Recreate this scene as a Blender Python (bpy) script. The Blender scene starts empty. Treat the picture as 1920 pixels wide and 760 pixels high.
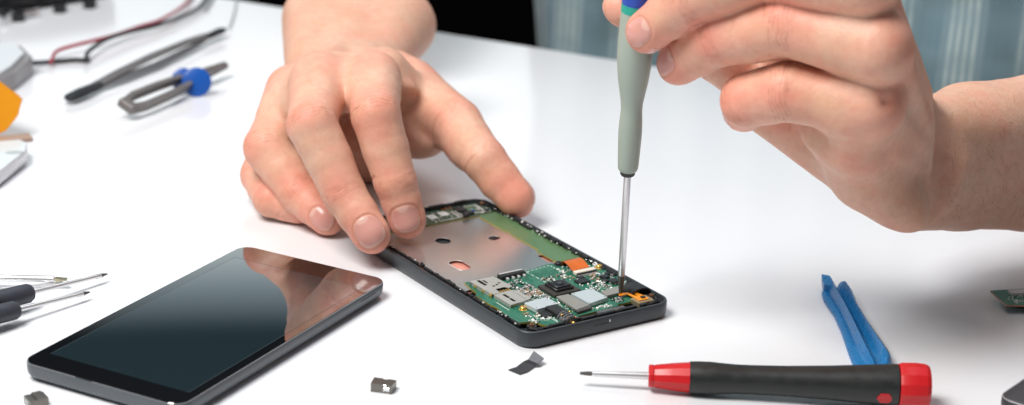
import bpy, bmesh, math, random
import numpy as np
from mathutils import Vector, Matrix
from mathutils.geometry import tessellate_polygon
random.seed(7); rng = np.random.default_rng(11)
SC = bpy.context.scene; COL = SC.collection

# ------------------------------------------------------------------ camera model (all building is done in centimetres, scaled to metres at the end)
F = 3700.0
PITCH, ROLL = math.radians(19.55), math.radians(2.61)
P0 = np.array([0, -78.3, 31.123])
_c, _s = math.cos(PITCH), math.sin(PITCH)
FW = np.array([0, _c, -_s]); _up = np.array([0, _s, _c]); _rt = np.array([1., 0, 0])
RT = _rt*math.cos(ROLL)+_up*math.sin(ROLL); UP = _up*math.cos(ROLL)-_rt*math.sin(ROLL)
def ray(x, y): return FW+RT*(x-960)/F-UP*(y-380)/F
def W(x, y, z):            # where a measured point of the photograph lies at height z
    d = ray(x, y); return P0+d*(z-P0[2])/d[2]
def WY(x, y, Y):           # ... at depth Y
    d = ray(x, y); return P0+d*(Y-P0[1])/d[1]
def V(*a): return np.array(a, float)
def unit(v): v = np.asarray(v, float); return v/np.linalg.norm(v)

# ------------------------------------------------------------------ materials
MATS = {}
def mat(name, col, rough=.5, metal=0., bump=0., bscale=20., var=0., vscale=6., coat=0., sheen=0., spec=.5, detail=4., rvar=0.):
    if name in MATS: return MATS[name]
    m = bpy.data.materials.new(name); m.use_nodes = True; MATS[name] = m
    nt = m.node_tree; N = nt.nodes; Lk = nt.links; b = N['Principled BSDF']
    b.inputs['Roughness'].default_value = rough; b.inputs['Metallic'].default_value = metal
    b.inputs['Specular IOR Level'].default_value = spec
    b.inputs['Coat Weight'].default_value = coat; b.inputs['Coat Roughness'].default_value = .05
    tc = N.new('ShaderNodeTexCoord'); mp = N.new('ShaderNodeMapping'); mp.inputs['Scale'].default_value = (100,)*3
    Lk.new(tc.outputs['Object'], mp.inputs['Vector'])
    n1 = N.new('ShaderNodeTexNoise'); n1.inputs['Scale'].default_value = vscale; n1.inputs['Detail'].default_value = detail
    Lk.new(mp.outputs[0], n1.inputs['Vector'])
    mx = N.new('ShaderNodeMix'); mx.data_type = 'RGBA'
    c = tuple(col); v = max(var, .03)
    mx.inputs['A'].default_value = (*[max(0, k*(1-v)) for k in c], 1); mx.inputs['B'].default_value = (*[min(1, k*(1+v)) for k in c], 1)
    Lk.new(n1.outputs['Fac'], mx.inputs['Factor']); Lk.new(mx.outputs['Result'], b.inputs['Base Color'])
    if rvar:
        mr = N.new('ShaderNodeMapRange'); mr.inputs['From Min'].default_value = .3; mr.inputs['From Max'].default_value = .7
        mr.inputs['To Min'].default_value = max(0, rough-rvar); mr.inputs['To Max'].default_value = rough+rvar
        Lk.new(n1.outputs['Fac'], mr.inputs['Value']); Lk.new(mr.outputs[0], b.inputs['Roughness'])
    if bump:
        n2 = N.new('ShaderNodeTexNoise'); n2.inputs['Scale'].default_value = bscale; n2.inputs['Detail'].default_value = 3
        Lk.new(mp.outputs[0], n2.inputs['Vector'])
        bp = N.new('ShaderNodeBump'); bp.inputs['Strength'].default_value = bump; bp.inputs['Distance'].default_value = .0003
        Lk.new(n2.outputs['Fac'], bp.inputs['Height']); Lk.new(bp.outputs[0], b.inputs['Normal'])
    return m

# ------------------------------------------------------------------ objects
def link(o, parent=None):
    COL.objects.link(o)
    if parent is not None: o.parent = parent
    return o
def tag(o, label=None, cat=None, group=None, kind=None):
    if label: o['label'] = label
    if cat: o['category'] = cat
    if group: o['group'] = group
    if kind: o['kind'] = kind
    return o
def empty(name, loc, rz=0.):
    o = bpy.data.objects.new(name, None); o.empty_display_size = .01
    o.location = loc; o.rotation_euler = (0, 0, rz); return link(o)
def obj(name, bm, m, parent=None, smooth=True, off=(0, 0, 0), angle=35):
    """one mesh object from a bmesh; verts given in the parent's frame, off is subtracted"""
    bmesh.ops.recalc_face_normals(bm, faces=bm.faces)
    me = bpy.data.meshes.new(name)
    if any(off): bmesh.ops.translate(bm, verts=bm.verts, vec=Vector(off)*-1)
    if smooth:
        for f in bm.faces: f.smooth = True
        for e in bm.edges:
            if len(e.link_faces) == 2 and e.calc_face_angle(0) > math.radians(angle): e.smooth = False
    bm.to_mesh(me); bm.free()
    ms = m if isinstance(m, (list, tuple)) else [m]
    for k in ms: me.materials.append(k)
    return link(bpy.data.objects.new(name, me), parent)
def own_frame(o, pt):
    """move an unparented mesh's origin to pt"""
    o.data.transform(Matrix.Translation(-Vector(pt))); o.location = pt; return o

def B(): return bmesh.new()
def xf(bm, verts, M): bmesh.ops.transform(bm, matrix=M, verts=verts)
def box(bm, c, s, rz=0., bev=0., R=None, mi=0, seg=1):
    r = bmesh.ops.create_cube(bm, size=1)['verts']
    xf(bm, r, Matrix.Diagonal((*s, 1)))
    fs = set(f for v in r for f in v.link_faces)
    if bev:
        es = list(set(e for v in r for e in v.link_edges))
        q = bmesh.ops.bevel(bm, geom=es, offset=bev, segments=seg, affect='EDGES', profile=.5)
        r = list(set(v for f in q['faces'] for v in f.verts) | set(v for v in r if v.is_valid)); fs = set(f for v in r for f in v.link_faces)
    M = Matrix.Translation(c) @ (R.to_4x4() if R is not None else Matrix.Rotation(rz, 4, 'Z'))
    xf(bm, r, M)
    for f in fs: f.material_index = mi
def rings(bm, loops, closed=True, cap0=True, cap1=True, mi=0):
    vs = [[bm.verts.new(p) for p in lp] for lp in loops]
    n = len(vs[0])
    for a, b in zip(vs, vs[1:]):
        for i in range(n if closed else n-1):
            j = (i+1) % n
            f = bm.faces.new((a[i], a[j], b[j], b[i])); f.material_index = mi
    if cap0: bm.faces.new(vs[0][::-1]).material_index = mi
    if cap1: bm.faces.new(vs[-1]).material_index = mi
    return vs
def frame_of(t, ref=(0, 0, 1)):
    t = unit(t); r = np.array(ref, float)
    if abs(t@r) > .98: r = np.array([0, 1., 0])
    s = unit(np.cross(t, r)); n = np.cross(s, t); return t, s, n
def lathe(bm, p, q, prof, n=28, mi=0, faces=0):
    """prof: list of (distance along p->q in cm, radius)"""
    p = np.array(p, float); t, s, nn = frame_of(np.array(q)-p)
    L = []
    for d, r in prof:
        L.append([tuple(p+t*d+r*(math.cos(2*math.pi*i/n)*s+math.sin(2*math.pi*i/n)*nn)) for i in range(n)])
    rings(bm, L, mi=mi)
def smooth_path(pts, k=8):
    P = [np.array(p, float) for p in pts]; P = [2*P[0]-P[1]]+P+[2*P[-1]-P[-2]]; out = []
    for i in range(1, len(P)-2):
        for j in range(k):
            t = j/k; a, b, c, d = P[i-1:i+3]
            out.append(.5*((2*b)+(-a+c)*t+(2*a-5*b+4*c-d)*t*t+(-a+3*b-3*c+d)*t**3))
    out.append(P[-2]); return out
def tube(bm, pts, r, n=10, k=8, mi=0, flat=1.):
    path = smooth_path(pts, k) if k else [np.array(p, float) for p in pts]
    L = []; m = len(path)
    for i, p in enumerate(path):
        t = path[min(i+1, m-1)]-path[max(i-1, 0)]; t, s, nn = frame_of(t)
        rr = r if np.isscalar(r) else np.interp(i/(m-1), np.linspace(0, 1, len(r)), r)
        L.append([tuple(p+rr*(math.cos(2*math.pi*q/n)*s+flat*math.sin(2*math.pi*q/n)*nn)) for q in range(n)])
    rings(bm, L, mi=mi)
def prism(bm, pts, z0, z1, holes=(), mi=0, side_mi=None, inset=0.):
    loops = [[Vector((p[0], p[1], 0)) for p in l] for l in (pts, *holes)]
    flat = [v for l in loops for v in l]
    tris = tessellate_polygon(loops)
    top = [bm.verts.new((v.x, v.y, z1)) for v in flat]; bot = [bm.verts.new((v.x, v.y, z0)) for v in flat]
    for t in tris:
        try:
            bm.faces.new([top[i] for i in t]).material_index = mi; bm.faces.new([bot[i] for i in reversed(t)]).material_index = mi
        except ValueError: pass
    k = 0
    for l in loops:
        n = len(l)
        for i in range(n):
            j = (i+1) % n
            bm.faces.new((bot[k+i], bot[k+j], top[k+j], top[k+i])).material_index = mi if side_mi is None else side_mi
        k += n
def rrect(w, l, r, n=8, x0=0., y0=0., inset=0.):
    r2 = max(r-inset, .02); out = []
    for cx, cy, a0 in ((x0+w-r, y0+l-r, 0), (x0+r, y0+l-r, 90), (x0+r, y0+r, 180), (x0+w-r, y0+r, 270)):
        for i in range(n+1):
            a = math.radians(a0+90*i/n)
            # keep the corner centre when inset < r
            out.append((cx+r2*math.cos(a), cy+r2*math.sin(a)))
    return out
def ellipse(cx, cy, rx, ry, rot=0., n=24):
    c, s = math.cos(rot), math.sin(rot)
    return [(cx+rx*math.cos(t)*c-ry*math.sin(t)*s, cy+rx*math.cos(t)*s+ry*math.sin(t)*c) for t in np.linspace(0, 2*math.pi, n, endpoint=False)]
def cyl(bm, c, r, z0, z1, n=20, mi=0, r2=None):
    r2 = r if r2 is None else r2
    rings(bm, [[(c[0]+q*math.cos(2*math.pi*i/n), c[1]+q*math.sin(2*math.pi*i/n), z) for i in range(n)] for q, z in ((r, z0), (r2, z1))], mi=mi)

# ================================================================== table and floor
M_table = mat('table_glass_white', (.83, .85, .885), rough=.35, spec=.2, coat=.85, var=.01)
M_table.node_tree.nodes['Principled BSDF'].inputs['Coat Roughness'].default_value = .13
M_table.node_tree.nodes['Principled BSDF'].inputs['Coat IOR'].default_value = 1.42
E0 = W(460, 4, 0); E1 = W(1240, 127, 0); ed = unit(E1-E0)
far_a = E0-ed*45; far_b = E1+ed*75
bm = B(); prism(bm, [far_a[:2], far_b[:2], (80, -62), (-68, -62)], -2.6, 0)
o = obj('table', bm, M_table, smooth=False)
tag(o, 'glossy white tabletop that all the tools and phones lie on', 'table')
bm = B(); prism(bm, [(-500, -300), (500, -300), (500, 700), (-500, 700)], -76, -75)
tag(obj('floor', bm, mat('floor_dark', (.006, .005, .005), rough=1., var=.3, vscale=.05, spec=0.), smooth=False), kind='structure')

# ================================================================== display panel
M_edge = mat('graphite_plastic', (.10, .115, .13), rough=.36, var=.05, bump=.05, bscale=60)
M_bezel = mat('black_glass', (.002, .002, .003), rough=.02, spec=1., coat=1.)
M_screen = mat('screen_glass', (.011, .024, .031), rough=.02, spec=1., coat=1.)
for m_ in (M_bezel, M_screen): m_.node_tree.nodes['Principled BSDF'].inputs['Coat IOR'].default_value = 2.45; m_.node_tree.nodes['Principled BSDF'].inputs['Coat Roughness'].default_value = .015
def slab_rings(bm, w, l, r, prof, n=8, mi=0):
    L = [[(x, y, z) for x, y in rrect(w, l, r, n, inset=i)] for i, z in prof]
    # inset moves corner arcs towards their centres; shift straight sides as well
    rings(bm, L, mi=mi)
dl = [W(44, 675, .72), W(344, 758, .72), W(723.7, 528.4, .72), W(457.6, 459.2, .72)]
u_ = unit((dl[2]-dl[1])+(dl[3]-dl[0])); LEN = 14.3; WID = 7.2
ctr = sum(dl)/4-u_*.06; th_d = math.atan2(u_[1], u_[0])
# local frame: x along the length, y across
D = empty('phone_display', (ctr[0], ctr[1], 0), th_d)
tag(D, 'black glass phone display panel lying face up, reflecting fingertips', 'phone display')
bm = B(); prof = [(.35, .10), (.12, .14), (.03, .26), (0, .42), (0, .66), (.03, .70)]
slab_rings(bm, LEN, WID, .62, prof, 10)
f_ = obj('frame', bm, M_edge, D, off=(LEN/2, WID/2, 0), angle=50)
bm = B(); slab_rings(bm, LEN-.05, WID-.05, .60, [(0, .68), (0, .722), (.018, .735)], 10)
g_ = obj('cover_glass', bm, M_bezel, D, off=((LEN-.05)/2, (WID-.05)/2, 0), angle=12)
bm = B(); prism(bm, [(1.1, .46), (LEN-1.42, .46), (LEN-1.42, WID-.54), (1.1, WID-.54)], .7352, .737)
obj('screen', bm, M_screen, D, smooth=False, off=(LEN/2, WID/2, 0))
bm = B()
for a0, a1, b0, b1 in ((1.1, LEN-1.42, .435, .455), (1.1, LEN-1.42, WID-.535, WID-.515), (LEN-1.41, LEN-1.39, .435, WID-.515)):
    prism(bm, [(a0, b0), (a1, b0), (a1, b1), (a0, b1)], .7352, .7368)
obj('screen_border', bm, mat('screen_edge_line', (.05, .07, .08), rough=.1), D, smooth=False, off=(LEN/2, WID/2, 0))
bm = B(); box(bm, (7, 3.6, .07), (12.6, 5.9, .12), bev=.03)
obj('back_plate', bm, mat('panel_back', (.10, .11, .10), rough=.5), D, off=(LEN/2, WID/2, 0))
bm = B(); box(bm, (12.7, -.002, .50), (1.1, .012, .04), bev=.004)
obj('side_slot', bm, mat('slot_dark', (.01, .01, .012)), D, off=(LEN/2, WID/2, 0))

# ================================================================== red and black screwdriver
def P3(x, y, z): return W(x, y, z)
M_red = mat('red_plastic', (.62, .012, .016), rough=.33, var=.06, vscale=1.5, bump=.05, bscale=25)
M_grip = mat('soft_black_grip', (.020, .022, .022), rough=.42, var=.25, vscale=3, bump=.12, bscale=45, rvar=.08)
M_steel = mat('polished_steel', (.74, .74, .75), rough=.30, metal=.75, var=.05, bump=.02, bscale=30)
M_dsteel = mat('darkened_steel', (.13, .12, .11), rough=.42, metal=.6, var=.2, vscale=12)
tip = W(1090, 696, .42); nose = W(1216, 705, .60); cap = W(1742, 725, .88)
S = empty('screwdriver', (nose[0], nose[1], 0)); tag(S, 'precision screwdriver with black grip, red nose and red end cap in front', 'screwdriver')
axis = unit(cap-nose); tip = nose-axis*np.linalg.norm(tip-nose)
Lt = np.linalg.norm(cap-nose); k = Lt/(1742-1216)
r0 = nose*[1, 1, 0]
bm = B(); lathe(bm, tip+axis*.45, nose+axis, [(0, .08), (.02, .10), (np.linalg.norm(nose-tip)-.3, .145)], 16)
obj('shaft', bm, M_steel, S, off=r0)
bm = B(); t, s, n = frame_of(axis)
rings(bm, [[tuple(tip+axis*d+s*a*w+n*b*h) for a, b in ((-1, -1), (1, -1), (1, 1), (-1, 1))] for d, w, h in ((0, .07, .025), (.28, .085, .05), (.5, .06, .06))])
obj('blade_tip', bm, M_dsteel, S, smooth=False, off=r0)
bm = B(); lathe(bm, nose, cap, [(0, .30), (0.0, .40), (.04, .43), (.17, .43), (.2, .405), (.25, .43), (77*k*.6, .52), (77*k, .575)], 12)
obj('nose', bm, M_red, S, off=r0, angle=20)
bm = B(); lathe(bm, nose, cap, [(77*k, .55), (77*k+.01, .60), (95*k, .615), (118*k, .612), (140*k, .58), (165*k, .55), (200*k, .548), (260*k, .57), (340*k, .64), (410*k, .73), (455*k, .79), (466*k, .79), (467.5*k, .70)], 48)
obj('grip', bm, M_grip, S, off=r0, angle=40)
bm = B(); lathe(bm, nose, cap, [(468*k, .70), (468.5*k, .82), (475*k, .865), (500*k, .875), (518*k, .84), (525*k, .76), (527*k, .60), (527.2*k, .01)], 14)
obj('end_cap', bm, M_red, S, off=r0, angle=20)
# hexagon mark on the grip, facing the camera side
hx = nose+axis*(440*k); vd = unit(P0-hx); vd = unit(vd-axis*(vd@axis)); sd = unit(np.cross(axis, vd)); 
if sd[2] > 0: sd = -sd
dirn = unit(vd*.75+sd*.66); tg = unit(np.cross(axis, dirn))
bm = B(); rings(bm, [[tuple(hx+dirn*h+axis*(.30*math.cos(a))+tg*(.24*math.sin(a))) for a in np.linspace(0, 2*math.pi, 6, endpoint=False)] for h in (.70, .785)])
obj('hexagon_mark', bm, M_red, S, smooth=False, off=r0)

# ================================================================== screwdriver held in the hand
hb = W(1163, 556, .62)
H = empty('screwdriver', (hb[0], hb[1], 0)); tag(H, 'grey green precision screwdriver held upright over the circuit board', 'screwdriver')
hz = WY(1190, 108, hb[1]-1.7); ax = unit(hz-hb)
M_gg = mat('sage_plastic', (.36, .42, .36), rough=.42, var=.03, vscale=2, bump=.04, bscale=50)
r0 = hb*[1, 1, 0]
def row(y):     # distance from the tip along the axis at which the axis crosses picture row y
    lo_, hi_ = 0., 40.
    for _ in range(40):
        m_ = (lo_+hi_)/2; d_ = hb+ax*m_-P0; yy = 380-F*(d_@UP)/(d_@FW)
        lo_, hi_ = (m_, hi_) if yy > y else (lo_, m_)
    return lo_
_rows = ((0, 14.5), (5, 13.3), (20, 12.96), (60, 12.2), (108, 11.15), (134, 10.6), (205, 9.1), (290, 7.2), (318, 6.6), (325, 6.43), (329, 6.33), (560, .6))
def dz(z):
    ys, zs = [a for a, b in _rows][::-1], [b for a, b in _rows][::-1]
    if z > 13.3: return row(5)+(z-13.3)*1.02
    return row(float(np.interp(z, zs, ys)))
bm = B(); lathe(bm, hb, hz, [(0, .045), (.04, .07), (.35, .085), (.75, .135), (.95, .15), (1.02, .15)], 16)
obj('driver_tip', bm, M_dsteel, H, off=r0)
bm = B(); lathe(bm, hb, hz, [(1.02, .14), (1.04, .145), (dz(6.5), .145)], 24)
obj('shaft', bm, M_steel, H, off=r0)
bm = B(); lathe(bm, hb, hz, [(dz(6.35), .18), (dz(6.36), .27), (dz(6.42), .30), (dz(6.58), .30), (dz(6.6), .24)], 28)
obj('collar', bm, mat('black_collar', (.02, .02, .02), rough=.4), H, off=r0)
hp = [(6.56, .30), (6.58, .36), (6.66, .40), (6.8, .415), (7.2, .43), (7.7, .455), (8.2, .465), (8.6, .45), (8.95, .425), (9.15, .42), (9.4, .44), (9.8, .51), (10.3, .60), (10.8, .655), (11.3, .68), (11.9, .675), (12.5, .65), (12.96, .63)]
bm = B(); lathe(bm, hb, hz, [(dz(a), b) for a, b in hp], 48); obj('handle', bm, M_gg, H, off=r0)
bm = B(); lathe(bm, hb, hz, [(dz(12.96), .60), (dz(12.965), .635), (dz(13.3), .62), (dz(13.305), .58)], 40)
obj('colour_band', bm, mat('teal_band', (.01, .36, .27), rough=.4), H, off=r0)
bm = B(); lathe(bm, hb, hz, [(dz(13.305), .58), (dz(13.31), .62), (dz(14.2), .60), (dz(14.4), .52), (dz(14.9), .5), (dz(15.2), .58), (dz(15.6), .56), (dz(15.75), .4), (dz(15.77), .01)], 40)
obj('swivel_cap', bm, mat('blue_cap', (.01, .06, .42), rough=.35), H, off=r0)

# ================================================================== blue pry tool
M_blue = mat('blue_nylon', (.011, .165, .42), rough=.30, var=.15, vscale=4, rvar=.08)
a0 = W(1563, 540, .25); a1 = W(1650, 704, .25); t = unit((a1-a0)*[1, 1, 0]); s = V(t[1], -t[0], 0)   # s: towards picture left
if s[0] > 0: s = -s
Lp = np.linalg.norm(a1-a0)
Q = empty('pry_tool', (a0[0], a0[1], 0)); tag(Q, 'blue plastic pry tool with a chisel tip, behind the red and black screwdriver', 'pry tool')
prf = [(-1., .0), (-1.02, .16), (-.80, .24), (-.58, .22), (-.44, .52), (-.30, .70), (-.14, .60), (-.02, .30), (.14, .22), (.30, .30), (.46, .56), (.66, .70), (.88, .58), (1.0, .30), (.98, .0)]
prf = [(-w_, z_) for w_, z_ in prf]     # mirrored so the low flange is on the left
def pry_w(u):   # half widths along the tool
    return np.interp(u, [0, .04, .12, .3, .5, .7, .82, .88, .93, .97], [.46, .56, .60, .50, .55, .68, .74, .72, .58, .30])
def sstep0(t): t = min(1, max(0, t)); return t*t*(3-2*t)
L = []
for u in np.concatenate((np.linspace(0, .08, 5), np.linspace(.12, .82, 16), np.linspace(.85, .97, 8))):
    c = a0+t*(u*Lp); w_ = pry_w(u); hz_ = np.interp(u, [0, .04, .85, .93, .97], [.75, 1, 1, .85, .45])
    sh = np.interp(u, [0, .1, .25], [.0, 0, 0])
    L.append([tuple(c*[1, 1, 0]+s*(p*w_+sh)+V(0, 0, (z_+(max(z_, .5)-z_)*(sstep0((u-.76)/.14) if abs(p) < .45 else 0))*hz_+.02)) for p, z_ in prf])
bm = B(); rings(bm, L); obj('body', bm, M_blue, Q, off=a0*[1, 1, 0], angle=80)
bm = B(); tp = a0+s*.27
L = []
for d, w_, z0, z1 in ((.3, .22, .15, .52), (-.1, .21, .25, .55), (-.35, .19, .36, .60), (-.62, .16, .52, .62)):
    c = tp+t*d; sk = V(0, 0, 0)
    L.append([tuple(c*[1, 1, 0]+s*w_+V(0, 0, z0)), tuple(c*[1, 1, 0]-s*w_+V(0, 0, z0)-t*w_*-.9), tuple(c*[1, 1, 0]-s*w_+V(0, 0, z1)-t*w_*-.9), tuple(c*[1, 1, 0]+s*w_+V(0, 0, z1))])
rings(bm, L); obj('chisel_tip', bm, M_blue, Q, off=a0*[1, 1, 0], angle=40)

# ================================================================== small loose pieces
M_tin = mat('brushed_tin', (.20, .19, .17), rough=.32, metal=.85, var=.25, vscale=9, bump=.15, bscale=30)
c = W(718, 732, 0); th = math.radians(20)
Kp = empty('metal_block', (c[0], c[1], 0), math.radians(-12)); tag(Kp, 'tiny dark metal block with a bright notch, in front of the two phones', 'metal block')
bm = B(); 
prism(bm, [(-.40, -.26), (.40, -.26), (.43, .30), (.12, .30), (.08, .24), (-.06, .24), (-.1, .30), (-.43, .30)], 0, .34)
obj('casing', bm, M_tin, Kp, smooth=False)
bm = B(); box(bm, (.20, -.262, .17), (.24, .03, .16), bev=.02); box(bm, (.14, -.25, .3), (.12, .05, .1), bev=.02)
obj('bright_notch', bm, mat('bright_solder', (.85, .85, .86), rough=.2, metal=.8), Kp)
c = W(68, 758, 0)
Kp = empty('metal_block', (c[0], c[1], 0), math.radians(35)); tag(Kp, 'small dark metal clip at the corner in front of the phone display', 'metal block')
bm = B(); prism(bm, [(-.34, -.30), (.36, -.30), (.36, .30), (-.34, .30)], 0, .30); box(bm, (.1, 0, .33), (.35, .58, .06), bev=.01)
obj('casing', bm, M_tin, Kp, smooth=False)
bm = B(); box(bm, (-.345, .02, .16), (.02, .3, .16), bev=.008); obj('side_plate', bm, mat('bright_tin', (.5, .5, .48), rough=.3, metal=.9), Kp)
# folded strip of tape
pp = [(W(953, 695, 0), W(975, 704, 0)), (W(968, 690, .05), W(988, 699, .02)), (W(981, 680, .12), W(1002, 688, .05)), (W(990, 676, .22), W(1009, 684, .14)), (W(1001, 660, .36), W(1020, 674, .22))]
cs = sum(a for a, b_ in pp)/len(pp)*[1, 1, 0]
bm = B(); L = []
for a, b_ in pp:
    L.append([tuple(a+V(0, 0, .012)), tuple(b_+V(0, 0, .012)), tuple(b_+V(0, 0, .042)), tuple(a+V(0, 0, .042))])
rings(bm, L)
o = obj('tape_strip', bm, mat('foil_tape_grey', (.06, .06, .065), rough=.28, metal=.4, var=.2, vscale=6), None, angle=15)
own_frame(o, cs); tag(o, 'short dark grey folded strip of tape near the open phone corner', 'tape strip')

# ================================================================== opened phone
nC = V(.8, -7.97, 0); th = math.radians(35.12); ua = V(math.cos(th), math.sin(th), 0); ub = V(-ua[1], ua[0], 0)
PW, PL_ = 7.34, 14.3; OFF = (PW/2, PL_/2, 0)
cen = nC+ua*PW/2+ub*PL_/2
PH = empty('opened_phone', (cen[0], cen[1], 0), th)
tag(PH, 'opened smartphone without its screen, green circuit board and metal plate exposed', 'smartphone')
def LP(x, y, z=.62):
    p = W(x, y, z)-nC; return (p@ua, p@ub)
z8 = lambda x, y, z=.62: LP(860+x/3.8, 460+y/3.8, z)
M_body = mat('slate_plastic', (.034, .042, .048), rough=.36, var=.08, bump=.10, bscale=70, rvar=.05)
M_blk = mat('matt_black_plastic', (.016, .017, .019), rough=.5, var=.3, vscale=8, bump=.1, bscale=30)
M_gun = mat('gun_metal', (.18, .18, .19), rough=.35, metal=.5, var=.2, vscale=8)
M_solder = mat('silver_solder', (.72, .72, .70), rough=.35, metal=.45, var=.15, vscale=20)
M_gold = mat('gold_contact', (.85, .55, .16), rough=.32, metal=.7, var=.15, vscale=12)
M_plate = mat('battery_plate_steel', (.68, .70, .70), rough=.24, metal=.90, var=.05, vscale=1.5, bump=.03, bscale=8)
M_cop = mat('copper_pink_foil', (.85, .36, .28), rough=.35, metal=.3, var=.12, vscale=3)
M_can = mat('shield_can', (.56, .63, .66), rough=.35, metal=.25, var=.05, vscale=3)
M_slot = mat('slot_steel', (.46, .46, .43), rough=.40, metal=.35, var=.12, vscale=4, bump=.08, bscale=12)
M_white = mat('white_silkscreen', (.78, .82, .78), rough=.5)
M_chip = mat('chip_black', (.018, .019, .022), rough=.35, var=.2, vscale=10)
M_flex = mat('orange_flex', (.62, .13, .012), rough=.25, var=.2, vscale=2, coat=.3)
M_grey = mat('grey_epoxy', (.27, .27, .245), rough=.42, metal=.1, var=.12, vscale=3)
def pcb_mat(name, c0, c1, sc=3.0, dens=1.):
    m = mat(name, c0, rough=.30, var=.1, vscale=2.5, coat=.25)
    nt = m.node_tree; N = nt.nodes; Lk = nt.links; b = N['Principled BSDF']; mp = N['Mapping']
    # copper traces under the lacquer: thin brick lines, and vias
    br = N.new('ShaderNodeTexBrick'); br.inputs['Scale'].default_value = sc; br.inputs['Mortar Size'].default_value = .035
    br.offset = .37; br.inputs['Brick Width'].default_value = 1.3; br.inputs['Row Height'].default_value = .31
    br.inputs['Color1'].default_value = (0, 0, 0, 1); br.inputs['Color2'].default_value = (0, 0, 0, 1); br.inputs['Mortar'].default_value = (1, 1, 1, 1)
    vo = N.new('ShaderNodeTexVoronoi'); vo.inputs['Scale'].default_value = 7
    Lk.new(mp.outputs[0], br.inputs['Vector']); Lk.new(mp.outputs[0], vo.inputs['Vector'])
    ns = N.new('ShaderNodeTexNoise'); ns.inputs['Scale'].default_value = 1.1; Lk.new(mp.outputs[0], ns.inputs['Vector'])
    gt = N.new('ShaderNodeMath'); gt.operation = 'GREATER_THAN'; gt.inputs[1].default_value = .5; Lk.new(ns.outputs['Fac'], gt.inputs[0])
    mu = N.new('ShaderNodeMath'); mu.operation = 'MULTIPLY'; Lk.new(br.outputs['Color'], mu.inputs[0]); Lk.new(gt.outputs[0], mu.inputs[1])
    lt = N.new('ShaderNodeMath'); lt.operation = 'LESS_THAN'; lt.inputs[1].default_value = .13*dens; Lk.new(vo.outputs['Distance'], lt.inputs[0])
    mx = N.new('ShaderNodeMath'); mx.operation = 'MAXIMUM'; Lk.new(mu.outputs[0], mx.inputs[0]); Lk.new(lt.outputs[0], mx.inputs[1])
    mm = N.new('ShaderNodeMath'); mm.operation = 'MULTIPLY'; mm.inputs[1].default_value = .55; Lk.new(mx.outputs[0], mm.inputs[0])
    cm = N.new('ShaderNodeMix'); cm.data_type = 'RGBA'; Lk.new(mm.outputs[0], cm.inputs['Factor'])
    old = b.inputs['Base Color'].links[0].from_socket; Lk.new(old, cm.inputs['A']); cm.inputs['B'].default_value = (*c1, 1)
    Lk.new(cm.outputs['Result'], b.inputs['Base Color']); return m
M_pcb = pcb_mat('pcb_green', (.013, .125, .075), (.16, .42, .28))
M_strip = mat('pcb_plain_green', (.10, .19, .085), rough=.3, var=.12, vscale=.6, coat=.2)
M_pcbd = pcb_mat('pcb_dark', (.03, .085, .05), (.22, .30, .24), 4)
M_pedge = mat('pcb_edge_gold', (.30, .24, .05), rough=.45, var=.2)

def ob(name, bm, m, parent=PH, **k): return obj(name, bm, m, parent, off=OFF, **k)
def rr(i): return rrect(PW-2*i, PL_-2*i, max(.75-i, .08), 10, i, i)
bm = B()
prof = [(.22, 0.0), (.09, .04), (.02, .14), (0, .26), (0, .65), (.02, .70), (.05, .72), (.11, .72), (.13, .70), (.14, .34)]
rings(bm, [[(x, y, z) for x, y in rr(i)] for i, z in prof])
ob('housing', bm, M_body, angle=50)
# inner ledge
bm = B()
rings(bm, [[(x, y, z) for x, y in rr(i)] for i, z in ((.17, .35), (.17, .54), (.19, .57), (.29, .57), (.30, .55), (.31, .36))], cap0=False, cap1=False)
ob('inner_ledge', bm, M_blk)
# clips and contacts along the rails
bm = B()
for side in (0, 1):
    b_ = .9
    while b_ < 13.2:
        l_ = random.choice((.25, .4, .62, .9)); a_ = .34 if side == 0 else PW-.34
        z_ = random.uniform(.68, .78); w_ = random.uniform(.08, .15)
        box(bm, (a_+random.uniform(-.02, .03), b_+l_/2, z_-.06), (w_, l_, .14), bev=.015)
        if random.random() < .6: box(bm, (a_+random.uniform(-.04, .04), b_+l_*.7, z_+.02), (.08, .1, .06), bev=.015)
        b_ += l_+random.uniform(.06, .28)
for a_, l_ in ((1.6, .5), (3.2, .6), (4.1, .9), (5.2, .8), (6.0, .3)):
    box(bm, (a_, .34, .66), (l_, .16, .18), bev=.02)
for a_, l_ in ((3.0, .5), (3.9, .35), (4.7, .8), (6.0, .6)):
    box(bm, (a_, PL_-.30, .70), (l_, .18, .26), bev=.02)
ob('rail_clips', bm, M_blk)
for i in range(46):
    bm = B()
    side = random.random() < .35
    a_ = random.uniform(.26, .40) if side else PW-random.uniform(.24, .5)
    b_ = random.uniform(1, 13.5) if side else random.uniform(4.6, 13)
    s_ = random.uniform(.03, .09); box(bm, (a_, b_, random.uniform(.70, .77)), (s_, s_*1.3, s_*.8), rz=random.random(), bev=.01)
    ob('rail_contact', bm, M_solder)
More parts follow.
